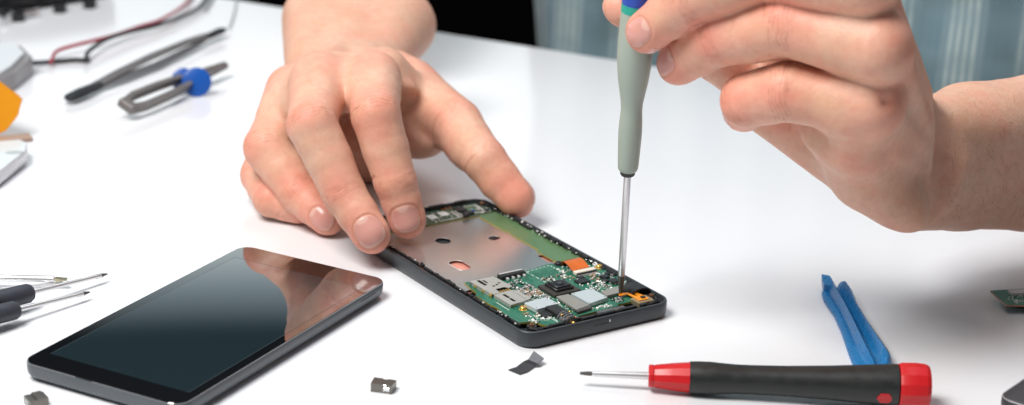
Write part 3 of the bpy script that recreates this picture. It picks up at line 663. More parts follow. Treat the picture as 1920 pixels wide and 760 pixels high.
class Hand:
    """collects fingers; every finger is given by its joints, knuckle first"""
    def __init__(s, lo, hi, h=.05): s.f = SDF(lo, hi, h); s.p = SDF(lo, hi, h); s.nails = []; s.creases = []; s.red = []; s.fing = []
    def finger(s, J, R, dors, kf=.05, nail=(.52, .62), tipn=None, thumb=False, nail_t=None, noff=.02):
        """J joints (knuckle, middle, end joint, tip centre), R radii at them, dors the direction of the finger's back"""
        J = [np.array(j, float) for j in J]; g = SDF(s.f.lo, s.f.lo, s.f.h); g.h = s.f.h
        m = 1.6; lo = np.min(J, 0)-m; hi = np.max(J, 0)+m
        a = np.clip(np.floor((lo-s.f.lo)/s.f.h).astype(int), 0, s.f.n-2); b = np.clip(np.ceil((hi-s.f.lo)/s.f.h).astype(int)+1, 0, s.f.n)
        g.lo = s.f.lo+a*s.f.h; g.n = b-a; g.D = np.full(tuple(g.n), 1.2, np.float32)
        nd = [unit(np.array(d, float)) for d in (dors if np.ndim(dors) == 2 else [dors]*len(J))]
        N_ = len(J)
        for i in range(N_-1):
            # slightly waisted bone, fuller joints
            p, q = J[i], J[i+1]; d = q-p; n_ = nd[i]-unit(d)*(nd[i]@unit(d)); n_ = unit(n_)
            mid = (p+q)/2-n_*.05*R[i]; rm = (R[i]+R[i+1])/2*(1.0 if i < N_-2 else 1.01)
            g.cone(p, R[i], mid, rm, .12); g.cone(mid, rm, q, R[i+1], .12)
            if i < N_-2 and i > 0 or (i == 0): # soft pad on the palm side
                g.cone(mid-n_*.16-d*.15, rm*.86, mid-n_*.16+d*.15, rm*.84, .25)
        # fingertip: fuller pad, flatter back
        t = unit(J[-1]-J[-2]); n_ = unit(nd[-1]-t*(nd[-1]@t)); sd_ = np.cross(t, n_); r = R[-1]
        g.ell(J[-1]-n_*.12*r-t*.12, (t, n_, sd_), (r*1.22, r*.88, r*.98), .2)
        tn = t if nail_t is None else unit(nail_t)
        s.nails.append((J[-1]+t*noff, t, n_, sd_, nail[0], nail[1], r))
        for i in range(1, N_-1):
            tt = unit(unit(J[i+1]-J[i])+unit(J[i]-J[i-1])); nn = unit(nd[i]-tt*(nd[i]@tt))
            s.creases.append((J[i], tt, nn, R[i], i))
            s.red.append((J[i]+nn*R[i]*.8, R[i]*1.1, .55))
        s.red.append((J[0]+nd[0]*R[0]*.8, R[0]*1.2, .45)); s.red.append((J[-1], r*1.7, .8))
        sl = tuple(slice(a[i], b[i]) for i in range(3)); s.f._merge(sl, g.D, kf)
    def build(s, kp=.45, it=2, extra=None):
        s.p.union(s.f, kp); v, q = s.p.mesh(); s.p = s.f = None
        v = relax(v, q, it, .5); n = vnormals(v, q)
        red = np.zeros(len(v)); nail = np.zeros(len(v)); disp = np.zeros(len(v)); dark = np.zeros(len(v))
        for c, r, a in s.red: red = np.maximum(red, a*np.exp(-((v-c)**2).sum(1)/r**2))
        wob = np_noise(v, 2.2, 5)-.5; fine = np_noise(v, 6., 8)-.5
        for c, t, nn, r, i in s.creases:
            P = v-c; u = P@t; hgt = P@nn; rad = np.sqrt(np.maximum(0, (P**2).sum(1)-u*u))
            m = (np.abs(u) < 1.2) & (rad < r*1.7); m &= hgt > -.1*r
            side = sstep(0., .55*r, hgt)*m
            w_ = u+wob*.22
            for off, dp, wd in ((-.20, .014, .045), (-.02, .022, .05), (.15, .014, .045), (.30, .008, .04), (-.36, .008, .04)):
                sc_ = 1 if i == 1 else .7
                disp -= side*1.5*dp*sc_*np.exp(-((w_-off*sc_+.06*off*hgt)/wd)**2)*(.5+fine)*1.3
                dark = np.maximum(dark, side*.9*np.exp(-((w_-off*sc_)/wd)**2)*(.45+fine))
            # flexion crease on the palm side
            sp_ = sstep(0., .5*r, -hgt)*(np.abs(u) < .6)*(rad < r*1.6)
            disp -= sp_*.03*np.exp(-(u/.07)**2); dark = np.maximum(dark, sp_*.6*np.exp(-(u/.07)**2))
        for c, t, nn, sd_, hw, hl, r in s.nails:
            P = v-c; u = P@t; w_ = P@sd_; hgt = P@nn
            m = (hgt > .10*r) & (np.abs(u) < 1.3) & (np.abs(w_) < 1.2) & (np.linalg.norm(P, axis=1) < r*2.2)
            # rounded rectangle: proximal end round, distal end rounder
            uu = (u-.12)/hl; ww = w_/hw; e = (np.abs(ww)**2.6+np.abs(uu)**2.6)**(1/2.6)
            ins = m*(1-sstep(.93, 1.02, e)); nail = np.maximum(nail, ins)
            lun = m*(1-sstep(.30, .42, np.sqrt((ww*.75)**2+(uu+.95)**2)))
            rim = m*np.exp(-((e-1.06)/.075)**2)*(hgt > 0)
            disp += ins*(.010-.018*ww*ww); disp -= rim*.028; disp += m*.008*np.exp(-((e-1.22)/.12)**2)*(u < .35*hl)
            dark = np.maximum(dark, rim*.55)
            edge = m*(uu > .2)*np.exp(-((e-.93)/.05)**2); red = red*(1-ins*.7)
            s.white = getattr(s, 'white', np.zeros(len(v))); s.white = np.maximum(s.white, edge*.55+lun*ins*.5)
        disp += .03*(np_noise(v, .8, 3)-.5)+.016*(np_noise(v, 2.2, 4)-.5)
        if extra is not None:
            dd, dk = extra(v, n); disp += dd; dark = np.maximum(dark, dk)
        v = v+n*disp[:, None]
        red = np.clip(red+.45*(np_noise(v, .9, 9)-.5)+.2*(np_noise(v, 2.6, 19)-.5), 0, 1)
        return v, q, red, nail, np.clip(dark, 0, 1), s.white

# ------------------------------------------------ the hand that steadies the phone (left in the picture)
iT, iD, iP, iM = V(-4.50, 1.95, 1.62), WY(741, 342, 2.15), WY(704, 215, 3.0), WY(699, 148, 7.0)
mT, mD, mP, mM = V(-5.94, .20, 1.55), WY(645, 362, 1.2), WY(585, 234, 2.3), WY(598, 150, 6.8)
rT, rD, rP, rM = W(612, 408, .85), WY(560, 362, 4.9), WY(501, 278, 6.1), WY(548, 172, 9.2)
pT, pD, pP, pM = W(562, 391, .72), W(508, 374, .95), WY(488, 328, 7.6), WY(532, 208, 10.4)
tT, tI, tM, tC = W(968, 371, 1.35), WY(908, 300, 7.0), WY(856, 234, 9.4), WY(768, 172, 13.0)
wr = WY(645, 122, 15.8)
hA = Hand((-15.5, -2.2, -.4), (3.2, 21.5, 10.2), .05)
up_ = V(0, -.45, .9)
hA.finger([iM, iP, iD, iT], [1.18, 1.07, .92, .79], [V(0, -.1, 1), V(-.05, -.8, .6), V(-.05, -.9, .42), V(-.05, -.9, .42)], nail=(.60, .60), noff=-.30)
hA.finger([mM, mP, mD, mT], [1.18, 1.09, .94, .80], [V(-.1, -.1, 1), V(-.25, -.75, .6), V(-.2, -.85, .5), V(-.12, -.8, .58)], nail=(.62, .64), noff=-.08)
hA.finger([rM, rP, rD, rT], [1.1, 1.06, .92, .76], [V(-.3, -.1, .95), V(-.6, -.5, .6), V(-.5, -.4, .75), V(-.85, .1, .5)], nail=(.48, .54))
hA.finger([pM, pP, pD, pT], [1.0, .92, .80, .66], [V(-.5, 0, .85), V(-.7, -.3, .6), V(-.4, -.4, .8), V(-.3, -.3, .9)], nail=(.40, .44))
hA.finger([tC, tM, tI, tT], [1.5, 1.22, 1.02, .86], [V(.7, .3, .6), V(.7, .25, .65), V(.7, .3, .6), V(.6, .5, .6)], nail=(.55, .62), thumb=True)
wu = wr+V(-1.15, -.1, -.15); wv = wr+V(1.05, -.1, .1)
for a_, b_, ra, rb in ((wv, iM, 1.25, .98), (wr+V(.2, 0, .1), mM, 1.35, 1.0), (wr+V(-.7, 0, -.2), rM, 1.3, .95), (wu+V(-.1, 0, -.4), pM, 1.25, .88)):
    hA.p.cone(a_, ra, b_, rb, .5)
hA.p.cone((iM+wr)/2+V(0, 0, -.8), 1.15, (rM+wr)/2+V(0, 0, -.9), 1.2, .6)
for K, Q_, r_ in ((iM, iP, 1.1), (mM, mP, 1.12), (rM, rP, 1.05), (pM, pP, .95)):
    hA.p.cone(K, r_, K+(Q_-K)*.42, r_*.95, .55)
for (K, Q_), (K2, Q2), ts in (((iM, iP), (mM, mP), (0, .2, .36)), ((mM, mP), (rM, rP), (0, .2, .4)), ((rM, rP), (pM, pP), (0, .25, .45))):
    c_ = ((K+(Q_-K)*.12)+(K2+(Q2-K2)*.12))/2+V(0, .5, -.45); hA.p.cone(c_, .75, c_+V(0, 2.2, .1), .95, .7)
    for t_, r_ in zip(ts, (1.0, .92, .72)): hA.p.cone(K+(Q_-K)*t_+V(0, .1, -.12), r_, K2+(Q2-K2)*t_+V(0, .1, -.12), r_, .4)
hA.p.cone(WY(622, 292, 12.3), 1.35, wu+V(.3, -1.0, -.6), 1.5, .7); hA.p.cone(WY(706, 284, 11.6), 1.35, wv+V(-.3, -1.0, -.6), 1.5, .7)
hA.p.cone(WY(622, 292, 12.3), 1.35, WY(706, 284, 11.6), 1.35, .7); hA.p.cone(WY(742, 138, 13.6), 1.1, tM+V(-.1, 0, 0), 1.0, .5)
hA.p.cone((mM+iM)/2+V(0, 1.0, -.5), .85, (rM+mM)/2+V(0, 1.0, -.6), .85, .5)
hA.p.cone(tC, 1.35, wv+V(-.1, .3, -.5), 1.4, .6); hA.p.cone(tM, .95, tC, 1.3, .4)
hA.p.ell((tC+tM)/2+V(-.8, -.2, -.9), (unit(tM-tC), V(0, 0, 1), np.cross(unit(tM-tC), V(0, 0, 1))), (2.3, 1.5, 1.5), .6)      # thenar
hA.p.ell((wu+pM)/2+V(.9, .6, -1.1), (V(0, 1, 0), V(0, 0, 1), V(1, 0, 0)), (2.8, 1.4, 1.4), .6)                       # hypothenar
hA.p.cone(tM+V(-.9, 0, .1), .5, iM+V(.4, 2.6, -.8), .75, .7); hA.p.cone((tM+tC)/2+V(-.5, 0, .3), .8, iM+V(.4, 3.4, -.4), .9, .7)   # web
fa = WY(684, 12, 24.); 
for dx, r1, r2 in ((-1.75, 1.55, 2.3), (0, 1.75, 2.5), (1.75, 1.5, 2.3)):
    hA.p.cone(wr+V(dx*.8, .1, -.1), r1, fa+V(dx*1.25, 0, 0), r2, .5); hA.p.cone(fa+V(dx*1.25, 0, 0), r2, WY(695, -60, 30.)+V(dx*1.3, 0, 0), r2*1.05, .4)
hA.p.ell(WY(798, 222, 8.9), (unit(tM-tC), V(0, 1, 0), np.cross(unit(tM-tC), V(0, 1, 0))), (1.9, 1.5, 1.1), .6, cut=True)
def tendons(v, n):
    d = np.zeros(len(v)); dk = np.zeros(len(v))
    for K in (iM, mM, rM, pM):
        ax_ = wr-K; t = np.clip((v-K)@ax_/(ax_@ax_), 0, 1); dist = np.linalg.norm(v-K-t[:, None]*ax_, axis=1)
        m = (n[:, 2] > .2)*sstep(0, .12, t)*(1-sstep(.6, .95, t)); lat = (v-K-t[:, None]*ax_)@V(1, 0, 0)
        d += m*.05*np.exp(-(lat/.28)**2)
    return d, dk
vA = hA.build(.40, 2, tendons)

# ------------------------------------------------ the hand that holds the screwdriver (right in the picture)
hB = Hand((1.2, -15.5, 1.2), (25.5, 6.8, 19.2), .055)
b_iT, b_iD, b_iP, b_iM = WY(1213, 59, -6.2), WY(1292, -2, -6.9), WY(1430, -56, -7.6), WY(1618, -38, -9.4)
b_mT, b_mD, b_mP, b_mM = WY(1272, 118, -5.6), WY(1349, 68, -6.7), WY(1480, 48, -8.0), WY(1645, 88, -9.6)
b_rP, b_rD, b_rT, b_rM = WY(1476, 172, -8.0), WY(1402, 188, -7.2), WY(1393, 208, -5.7), WY(1632, 196, -9.0)
b_pP, b_pD, b_pT, b_pM = WY(1510, 190, -5.9), WY(1450, 178, -5.0), WY(1470, 165, -4.0), WY(1598, 268, -7.6)
b_tT, b_tI, b_tM, b_tC = WY(1166, 14, -3.95), WY(1280, 66, -3.6), WY(1405, 152, -3.4), WY(1575, 268, -3.2)
b_w = WY(1705, 318, -3.0)
hB.finger([b_iM, b_iP, b_iD, b_iT], [1.2, 1.15, 1.02, .80], [V(.7, -.6, .5), V(.1, -.75, .65), V(-.2, -.85, .45), V(-.55, -.8, .12)], nail=(.50, .60), noff=-.1)
hB.finger([b_mM, b_mP, b_mD, b_mT], [1.2, 1.17, 1.14, .83], [V(.7, -.7, .3), V(.1, -.85, .5), V(-.3, -.85, .35), V(-.85, -.45, .05)], nail=(.50, .56), noff=-.05)
hB.finger([b_rM, b_rP, b_rD, b_rT], [1.15, 1.12, 1.02, .80], [V(.7, -.7, .1), V(-.1, -.95, .3), V(-.75, -.6, .1), V(-.9, .1, -.3)], nail=(.46, .5))
hB.finger([b_pM, b_pP, b_pD, b_pT], [1.05, .85, .75, .6], [V(.6, -.8, -.1), V(-.3, -.9, 0), V(-.8, -.5, -.1), V(-.8, .3, -.4)], nail=(.36, .4))
hB.finger([b_tC, b_tM, b_tI, b_tT], [1.25, .98, .88, .72], [V(-.4, .7, -.6), V(-.4, .7, -.5), V(-.5, .6, -.5), V(-.75, .5, -.4)], nail=(.5, .6), thumb=True)
f1 = WY(1805, 294, .2); f2 = WY(1935, 288, 1.9); f3 = f2+(f2-f1)*.9
wU = WY(1692, 340, -3.2); wT = WY(1715, 262, -3.2)
for a_, b_, ra, rb in ((wT+V(0, .1, .3), b_iM, 1.2, 1.0), (b_w+V(.1, -.1, .4), b_mM, 1.35, 1.05), (b_w+V(-.1, -.2, -.3), b_rM, 1.35, 1.0), (wU+V(-.3, -.3, -.2), b_pM, 1.35, .95)):
    hB.p.cone(a_, ra, b_, rb, .5)
hB.p.ell(WY(1622, 305, -5.4), (unit(b_pM-wU), V(0, 1, 0), np.cross(unit(b_pM-wU), V(0, 1, 0))), (1.9, 1.6, 1.5), .5)      # heel of the hand
hB.p.ell(WY(1655, 338, -4.4), (V(1, 0, 0), V(0, 1, 0), V(0, 0, 1)), (1.75, 1.6, 1.5), .5)
hB.p.cone(WY(1428, 202, -3.9), .95, WY(1585, 306, -3.9), 1.15, .6)
hB.p.cone(b_w+V(.3, .3, 1.3), 1.6, f2+V(0, 0, 1.3), 1.95, .5)
hB.p.cone(WY(1560, 240, -6.9), 1.15, WY(1628, 318, -5.8), 1.45, .5); hB.p.cone(b_rM+V(-.6, .2, -.4), 1.1, WY(1628, 318, -5.8), 1.4, .5)
hB.p.cone(b_tC+V(0, 0, .1), 1.4, b_w+V(-.5, .6, -.1), 1.5, .6); hB.p.ell((b_tC+b_tM)/2+V(.5, -.3, .3), (unit(b_tM-b_tC), V(0, 1, 0), np.cross(unit(b_tM-b_tC), V(0, 1, 0))), (2.2, 1.3, 1.15), .6)
for K, Q_, r_ in ((b_iM, b_iP, 1.15), (b_mM, b_mP, 1.15), (b_rM, b_rP, 1.1), (b_pM, b_pP, 1.0)):
    hB.p.cone(K, r_, K+(Q_-K)*.3, r_*.95, .5)
hB.p.cone((b_tM+b_tC)/2+V(.5, -.4, .6), 1.0, (b_iM+b_w)/2+V(-.6, .3, .6), 1.1, .7); hB.p.cone(b_tM+V(.6, 0, .4), .5, b_iM+V(-.2, 2.2, -.8), .8, .7)
hB.p.cone((b_mM+b_w)/2+V(-.9, 0, 0), 1.2, (b_pM+b_w)/2+V(-.8, 0, 0), 1.2, .6); hB.p.cone(b_iM+V(-.4, 1.2, -.3), .9, b_pM+V(-.4, 1.2, .3), .9, .5)
for du, (ra, rb, rc) in ((-1.0, (1.5, 1.95, 2.15)), (1.0, (1.5, 1.9, 2.15)), (0, (1.75, 2.25, 2.45))):
    o_ = V(0, 0, du)
    hB.p.cone(b_w+o_*.95+V(.2, 0, -.1), ra, f1+o_*1.15, rb, .5); hB.p.cone(f1+o_*1.15, rb, f2+o_*1.2, rc, .4); hB.p.cone(f2+o_*1.2, rc, f3+o_*1.2, rc*1.04, .3)
hB.p.cone(wU+V(-.2, 0, -.2), 1.35, f1+V(-.6, 0, -1.3), 1.55, .6)
def surf(g, x, y):
    d = ray(x, y); d /= np.linalg.norm(d)
    for t in np.arange(55, 100, .04):
        p = P0+d*t; i = np.round((p-g.lo)/g.h).astype(int)
        if np.all(i >= 0) and np.all(i < g.n) and g.D[tuple(i)] < 0: return p, d
    return P0+d*80, d
gp = [surf(hB.p, x, y) for x, y in ((1768, 225), (1780, 262), (1790, 300), (1782, 350), (1758, 395))]; gp = [p-d*o_ for (p, d), o_ in zip(gp, (.62, .45, .36, .40, .50))]
for a_, b_ in zip(gp, gp[1:]): hB.p.cone(a_, .75, b_, .75, .7, cut=True)
def dorsal(v, n):
    d = np.zeros(len(v)); dk = np.zeros(len(v)); m0 = sstep(.1, .6, n@unit(V(.9, -.6, .1)))
    for K in (b_iM, b_mM, b_rM, b_pM):
        ax_ = b_w-K; t = np.clip((v-K)@ax_/(ax_@ax_), 0, 1); lat = (v-K-t[:, None]*ax_)@V(0, 0, 1)
        d += m0*sstep(0, .12, t)*(1-sstep(.5, .9, t))*.06*np.exp(-(lat/.28)**2)
    # small pit between the knuckles and creases near the little finger side
    for (x, y, Y, dp, r_) in ((1665, 192, -9.6, .16, .24),):
        c = WY(x, y, Y); q_ = ray(x, y); q_ /= np.linalg.norm(q_); w_ = v-P0; dist = np.linalg.norm(w_-(w_@q_)[:, None]*q_, axis=1)
        k_ = np.exp(-(dist/r_)**2)*(n@-q_ > .2)*(v[:, 1] < -6); d -= dp*k_; dk = np.maximum(dk, .35*k_)
    return d, dk
vB = hB.build(.40, 2, dorsal)

# ------------------------------------------------ upper arms, hidden mostly by the shirt
gC = SDF((-20, 25, -6), (50, 62, 62), .5)
eA = V(-7.6, 43, 7.5); shA = V(0, 50, 36); eB = V(37.5, 11, 7.5); shB = V(36, 36, 36)

def join_parts(parts):
    V_, Q_, R_ = [], [], []; k = 0
    for v, q, *at in parts:
        V_.append(v); Q_.append(q+k); k += len(v); R_.append(np.stack(at, 1))
    return np.concatenate(V_), np.concatenate(Q_), np.concatenate(R_)
def coarse(lo, hi, h, prims, it=3):
    g = SDF(lo, hi, h); g.D[:] = 3.
    for p, r1, q, r2 in prims: g.cone(p, r1, q, r2, .9)
    v, q = g.mesh(); v = relax(v, q, it); z = np.zeros(len(v)); return v, q, z+.1, z, z, z
f30 = WY(695, -60, 30.)
armA = coarse((-16, 26, -1), (10, 56, 42), .4, [(f30+V(0, -1.5, 0), 3.0, eA, 3.6), (eA, 3.7, shA, 4.6)])
armB = coarse((18, 2, -1), (46, 44, 42), .4, [(f3+V(-2.0, -.6, .2), 2.9, eB, 3.9), (eB, 3.8, shB, 4.8)])
vv, qq, at = join_parts([vA, vB, armA, armB])
PE = empty('person', (19, 44, 0)); tag(PE, 'person in a striped blue shirt repairing a phone, both hands over the table', 'person')
me = bpy.data.meshes.new('body'); vv = vv-V(19, 44, 0)
me.vertices.add(len(vv)); me.vertices.foreach_set('co', vv.astype(np.float32).ravel())
me.loops.add(len(qq)*4); me.loops.foreach_set('vertex_index', qq.astype(np.int32).ravel())
me.polygons.add(len(qq)); me.polygons.foreach_set('loop_start', np.arange(0, len(qq)*4, 4, dtype=np.int32))
me.polygons.foreach_set('use_smooth', np.ones(len(qq), bool)); me.update(calc_edges=True)
ca = me.color_attributes.new('skin', 'FLOAT_COLOR', 'POINT'); ca.data.foreach_set('color', at[:, [0, 1, 2, 3]].astype(np.float32).ravel())
M_skin = bpy.data.materials.new('skin'); M_skin.use_nodes = True; nt = M_skin.node_tree; N = nt.nodes; Lk = nt.links; b = N['Principled BSDF']
def nd(t, **k):
    x = N.new(t)
    for a, v_ in k.items(): setattr(x, a, v_)
    return x
at_ = nd('ShaderNodeAttribute', attribute_name='skin'); sx = nd('ShaderNodeSeparateColor'); Lk.new(at_.outputs['Color'], sx.inputs[0])
tc = nd('ShaderNodeTexCoord'); mp = nd('ShaderNodeMapping'); mp.inputs['Scale'].default_value = (100,)*3; Lk.new(tc.outputs['Object'], mp.inputs[0])
def noise(sc, det=3):
    x = nd('ShaderNodeTexNoise'); x.inputs['Scale'].default_value = sc; x.inputs['Detail'].default_value = det; Lk.new(mp.outputs[0], x.inputs['Vector']); return x.outputs['Fac']
def mixc(f, a, c):
    x = nd('ShaderNodeMix', data_type='RGBA')
    for s_, v_ in (('Factor', f), ('A', a), ('B', c)):
        if isinstance(v_, (tuple, float, int)): x.inputs[s_].default_value = (*v_, 1) if isinstance(v_, tuple) else v_
        else: Lk.new(v_, x.inputs[s_])
    return x.outputs['Result']
def rng_(f, a, c, lo=0., hi=1.):
    x = nd('ShaderNodeMapRange'); x.inputs['From Min'].default_value = a; x.inputs['From Max'].default_value = c
    x.inputs['To Min'].default_value = lo; x.inputs['To Max'].default_value = hi; Lk.new(f, x.inputs['Value']); return x.outputs[0]
base = mixc(rng_(noise(.55, 4), .35, .65), (.70, .405, .275), (.77, .465, .34))
base = mixc(rng_(noise(3.5, 5), .4, .75, 0, .45), base, (.60, .29, .21))
base = mixc(rng_(noise(1.4, 3), .5, .72, 0, .5), base, (.72, .33, .235))
base = mixc(rng_(noise(.9, 2), .52, .7, 0, .35), base, (.70, .47, .34))
base = mixc(sx.outputs[0], base, (.78, .26, .19))
base = mixc(rng_(noise(16, 2), .62, .8, 0, .25), base, (.45, .22, .14))
dk = nd('ShaderNodeMath', operation='MULTIPLY'); Lk.new(sx.outputs[2], dk.inputs[0]); dk.inputs[1].default_value = .6
base = mixc(dk.outputs[0], base, (.42, .15, .09))
base = mixc(sx.outputs[1], base, (.66, .33, .28))
base = mixc(at_.outputs['Alpha'], base, (.80, .58, .48))
Lk.new(base, b.inputs['Base Color'])
Lk.new(rng_(sx.outputs[1], 0, 1, .50, .24), b.inputs['Roughness'])
b.inputs['Subsurface Weight'].default_value = .15; b.inputs['Subsurface Radius'].default_value = (1, .35, .2); b.inputs['Subsurface Scale'].default_value = .004
b.inputs['Specular IOR Level'].default_value = .42
vo = nd('ShaderNodeTexVoronoi'); vo.inputs['Scale'].default_value = 9; Lk.new(mp.outputs[0], vo.inputs['Vector'])
ad = nd('ShaderNodeMath', operation='ADD'); Lk.new(noise(14, 4), ad.inputs[0]); Lk.new(vo.outputs['Distance'], ad.inputs[1])
iv = nd('ShaderNodeMath', operation='SUBTRACT'); iv.inputs[0].default_value = 1.; Lk.new(sx.outputs[1], iv.inputs[1])
bs = nd('ShaderNodeMath', operation='MULTIPLY'); Lk.new(iv.outputs[0], bs.inputs[0]); bs.inputs[1].default_value = .22
bp = nd('ShaderNodeBump'); bp.inputs['Distance'].default_value = .00035; Lk.new(ad.outputs[0], bp.inputs['Height']); Lk.new(bs.outputs[0], bp.inputs['Strength']); Lk.new(bp.outputs[0], b.inputs['Normal'])
me.materials.append(M_skin); link(bpy.data.objects.new('body', me), PE)

# short arm hair on the right forearm
v_, q_ = vB[0], vB[1]; n_ = vnormals(v_, q_)
pool = np.where((v_[:, 0] > b_w[0]+1.2) & (v_[:, 0] < 25.2) & (n_@unit(V(0, -1, .35)) > .35) & (n_[:, 2] > -.45))[0]
pick = rng.choice(pool, 900, replace=False); fdir = unit(f2-b_w)
HV, HF = [], []
for i in pick:
    p, nn = v_[i], n_[i]; l_ = rng.uniform(.2, .75)*min(1, .4+(p[0]-b_w[0])*.12)
    d_ = unit(V(0, 0, -.9)*rng.uniform(.5, 1.3)+fdir*rng.uniform(-.9, .5)+nn*rng.uniform(.02, .2)+rng.normal(0, .4, 3)); s__ = unit(np.cross(d_, nn))*.004
    a_ = p+nn*.002; m_ = p+d_*l_*.5+nn*.02; e_ = p+d_*l_-nn*.01
    k = len(HV); HV += [a_-s__, a_+s__, m_+s__*.8, m_-s__*.8, e_]; HF += [(k, k+1, k+2, k+3), (k+3, k+2, k+4)]
mh = bpy.data.meshes.new('arm_hair'); mh.from_pydata([tuple(x-V(19, 44, 0)) for x in HV], [], HF)
mh.materials.append(mat('hair_brown', (.20, .10, .055), rough=.5)); o = link(bpy.data.objects.new('arm_hair', mh), PE); tag(o, kind='stuff')


# ================================================================== shirt
M_shirt = bpy.data.materials.new('striped_cotton'); M_shirt.use_nodes = True; nt = M_shirt.node_tree; N = nt.nodes; Lk = nt.links; b = N['Principled BSDF']
tc = nd('ShaderNodeTexCoord'); mp = nd('ShaderNodeMapping'); mp.inputs['Scale'].default_value = (100,)*3; mp.inputs['Rotation'].default_value = (0, 0, math.radians(23)); Lk.new(tc.outputs['Object'], mp.inputs[0])
def wave(sc, axis, dist=1.):
    x = nd('ShaderNodeTexWave', wave_type='BANDS', bands_direction=axis); x.inputs['Scale'].default_value = sc; x.inputs['Distortion'].default_value = dist; x.inputs['Detail'].default_value = 1; x.inputs['Detail Scale'].default_value = .3
    Lk.new(mp.outputs[0], x.inputs['Vector']); return x.outputs['Fac']
c_ = mixc(rng_(wave(.075, 'X', 1.2), .25, .75), (.17, .27, .32), (.44, .55, .56))
c_ = mixc(rng_(wave(.62, 'X', .8), .3, .8, 0, .75), c_, (.16, .26, .32))
c_ = mixc(rng_(wave(.11, 'Z', 1.), .4, .9, 0, .3), c_, (.22, .33, .38))
c_ = mixc(rng_(noise(.35, 2), .45, .6, 0, .35), c_, (.13, .20, .20))
Lk.new(c_, b.inputs['Base Color']); b.inputs['Roughness'].default_value = .9; b.inputs['Sheen Weight'].default_value = .2
g = SDF((-14, 22, -32), (54, 66, 48), .5); g.D[:] = 3.
tx = unit(V(.92, -.39, 0)); ty = unit(V(.39, .92, 0)); tc_ = V(19.5, 45.5, 0)
def torso(z, hw, dp, off=0): return [(tc_+tx*(-hw)+ty*off+V(0, 0, z)), (tc_+tx*hw+ty*off+V(0, 0, z)), dp]
for (z0, z1) in ((-28, -10), (-10, 10), (10, 28)):
    for s_ in (-1, -.5, 0, .5, 1):
        k0 = {-28: (9.5, 8.2, 0), -10: (9.8, 8.2, 0), 10: (10.8, 8.4, -.8), 28: (11, 8.5, -2)}; a_, b_ = k0[z0], k0[z1]
        g.cone(tc_+tx*a_[0]*s_+ty*a_[2]+V(0, 0, z0), a_[1], tc_+tx*b_[0]*s_+ty*b_[2]+V(0, 0, z1), b_[1], 1.2)
g.cone(tc_+tx*-9+V(0, 0, 30), 8, shA, 6.0, 2.); g.cone(tc_+tx*9+V(0, 0, 30), 8, shB, 6.0, 2.)
g.cone(shA, 6.2, shA+(eA-shA)*.62, 5.4, 1.5); g.cone(shB, 6.2, shB+(eB-shB)*.62, 5.6, 1.5)
g.cone(shA+(eA-shA)*.60, 5.7, shA+(eA-shA)*.68, 5.8, .4); g.cone(shB+(eB-shB)*.60, 5.9, shB+(eB-shB)*.68, 6., .4)
v, q = g.mesh(); v = relax(v, q, 2); n = vnormals(v, q)
lat = (v-tc_)@tx; dd = np.zeros(len(v))
wv = np_noise(v*[1, 1, .35], .22, 21)-.5; wz = np_noise(v*[1, 1, .4], .5, 22)-.5
dd += 2.3*wv+.9*wz
dd += .55*np.sin(lat*.75+v[:, 2]*.12+4*wv)*np.exp(-((lat+12)/8)**2)
v = relax(v+n*dd[:, None], q, 1)-V(19, 44, 0)
me = bpy.data.meshes.new('shirt'); me.vertices.add(len(v)); me.vertices.foreach_set('co', v.astype(np.float32).ravel())
me.loops.add(len(q)*4); me.loops.foreach_set('vertex_index', q.astype(np.int32).ravel())
me.polygons.add(len(q)); me.polygons.foreach_set('loop_start', np.arange(0, len(q)*4, 4, dtype=np.int32)); me.polygons.foreach_set('use_smooth', np.ones(len(q), bool)); me.update(calc_edges=True)
me.materials.append(M_shirt); link(bpy.data.objects.new('shirt', me), PE)

# ================================================================== things on the far left of the table
def thing_at(name, p, label, cat): o = empty(name, (p[0], p[1], 0)); tag(o, label, cat); return o, V(p[0], p[1], 0)
M_tw = mat('brushed_dark_steel', (.24, .23, .23), rough=.42, metal=.6, var=.2, vscale=3)
M_tl = mat('light_steel', (.50, .50, .51), rough=.3, metal=.9, var=.1)
M_rub = mat('black_rubber', (.012, .016, .018), rough=.5, var=.2)
def strap(bm, pts, w_, th, up=(0, 0, 1)):
    P = [np.array(p, float) for p in pts]; L = []
    for i, p in enumerate(P):
        t, s, n = frame_of(P[min(i+1, len(P)-1)]-P[max(i-1, 0)], up); ww = w_ if np.isscalar(w_) else w_[i]; tt = th if np.isscalar(th) else th[i]
        L.append([tuple(p+s*a*ww/2+n*c*tt/2) for a, c in ((-1, -1), (1, -1), (1, 1), (-1, 1))])
    rings(bm, L)
pA, pB = W(125, 186, .35), W(421, 55, .5)
TWZ, o0 = thing_at('tweezers', (pA+pB)/2, 'long dark steel tweezers with black coated ends, upper left of the table', 'tweezers')
def lerp(a, c, t): return a+(c-a)*t
sdv = unit(np.cross(unit(pB-pA), V(0, 0, 1)))
bm = B(); strap(bm, [lerp(pA, pB, t)+V(0, 0, z) for t, z in ((.14, .05), (.3, .20), (.5, .28), (.75, .22), (.88, .1))], (.40, .42, .42, .38, .32), .12, up=V(0, -.8, .6)); obj('upper_arm', bm, M_tw, TWZ, off=o0)
bm = B(); strap(bm, [lerp(pA, pB, t)+sdv*o_+V(0, 0, z) for t, o_, z in ((.14, .0, -.05), (.3, .28, -.12), (.5, .42, -.18), (.75, .28, -.1), (.88, .05, 0))], (.50, .60, .60, .45, .34), .08, up=V(0, -.8, .6)); obj('lower_arm', bm, M_tl, TWZ, off=o0)
bm = B(); tube(bm, [lerp(pA, pB, t) for t in (0.0, .02, .08, .14, .19)], [.16, .36, .42, .36, .26], 12, 4, flat=.6); obj('coated_end', bm, M_rub, TWZ, off=o0)
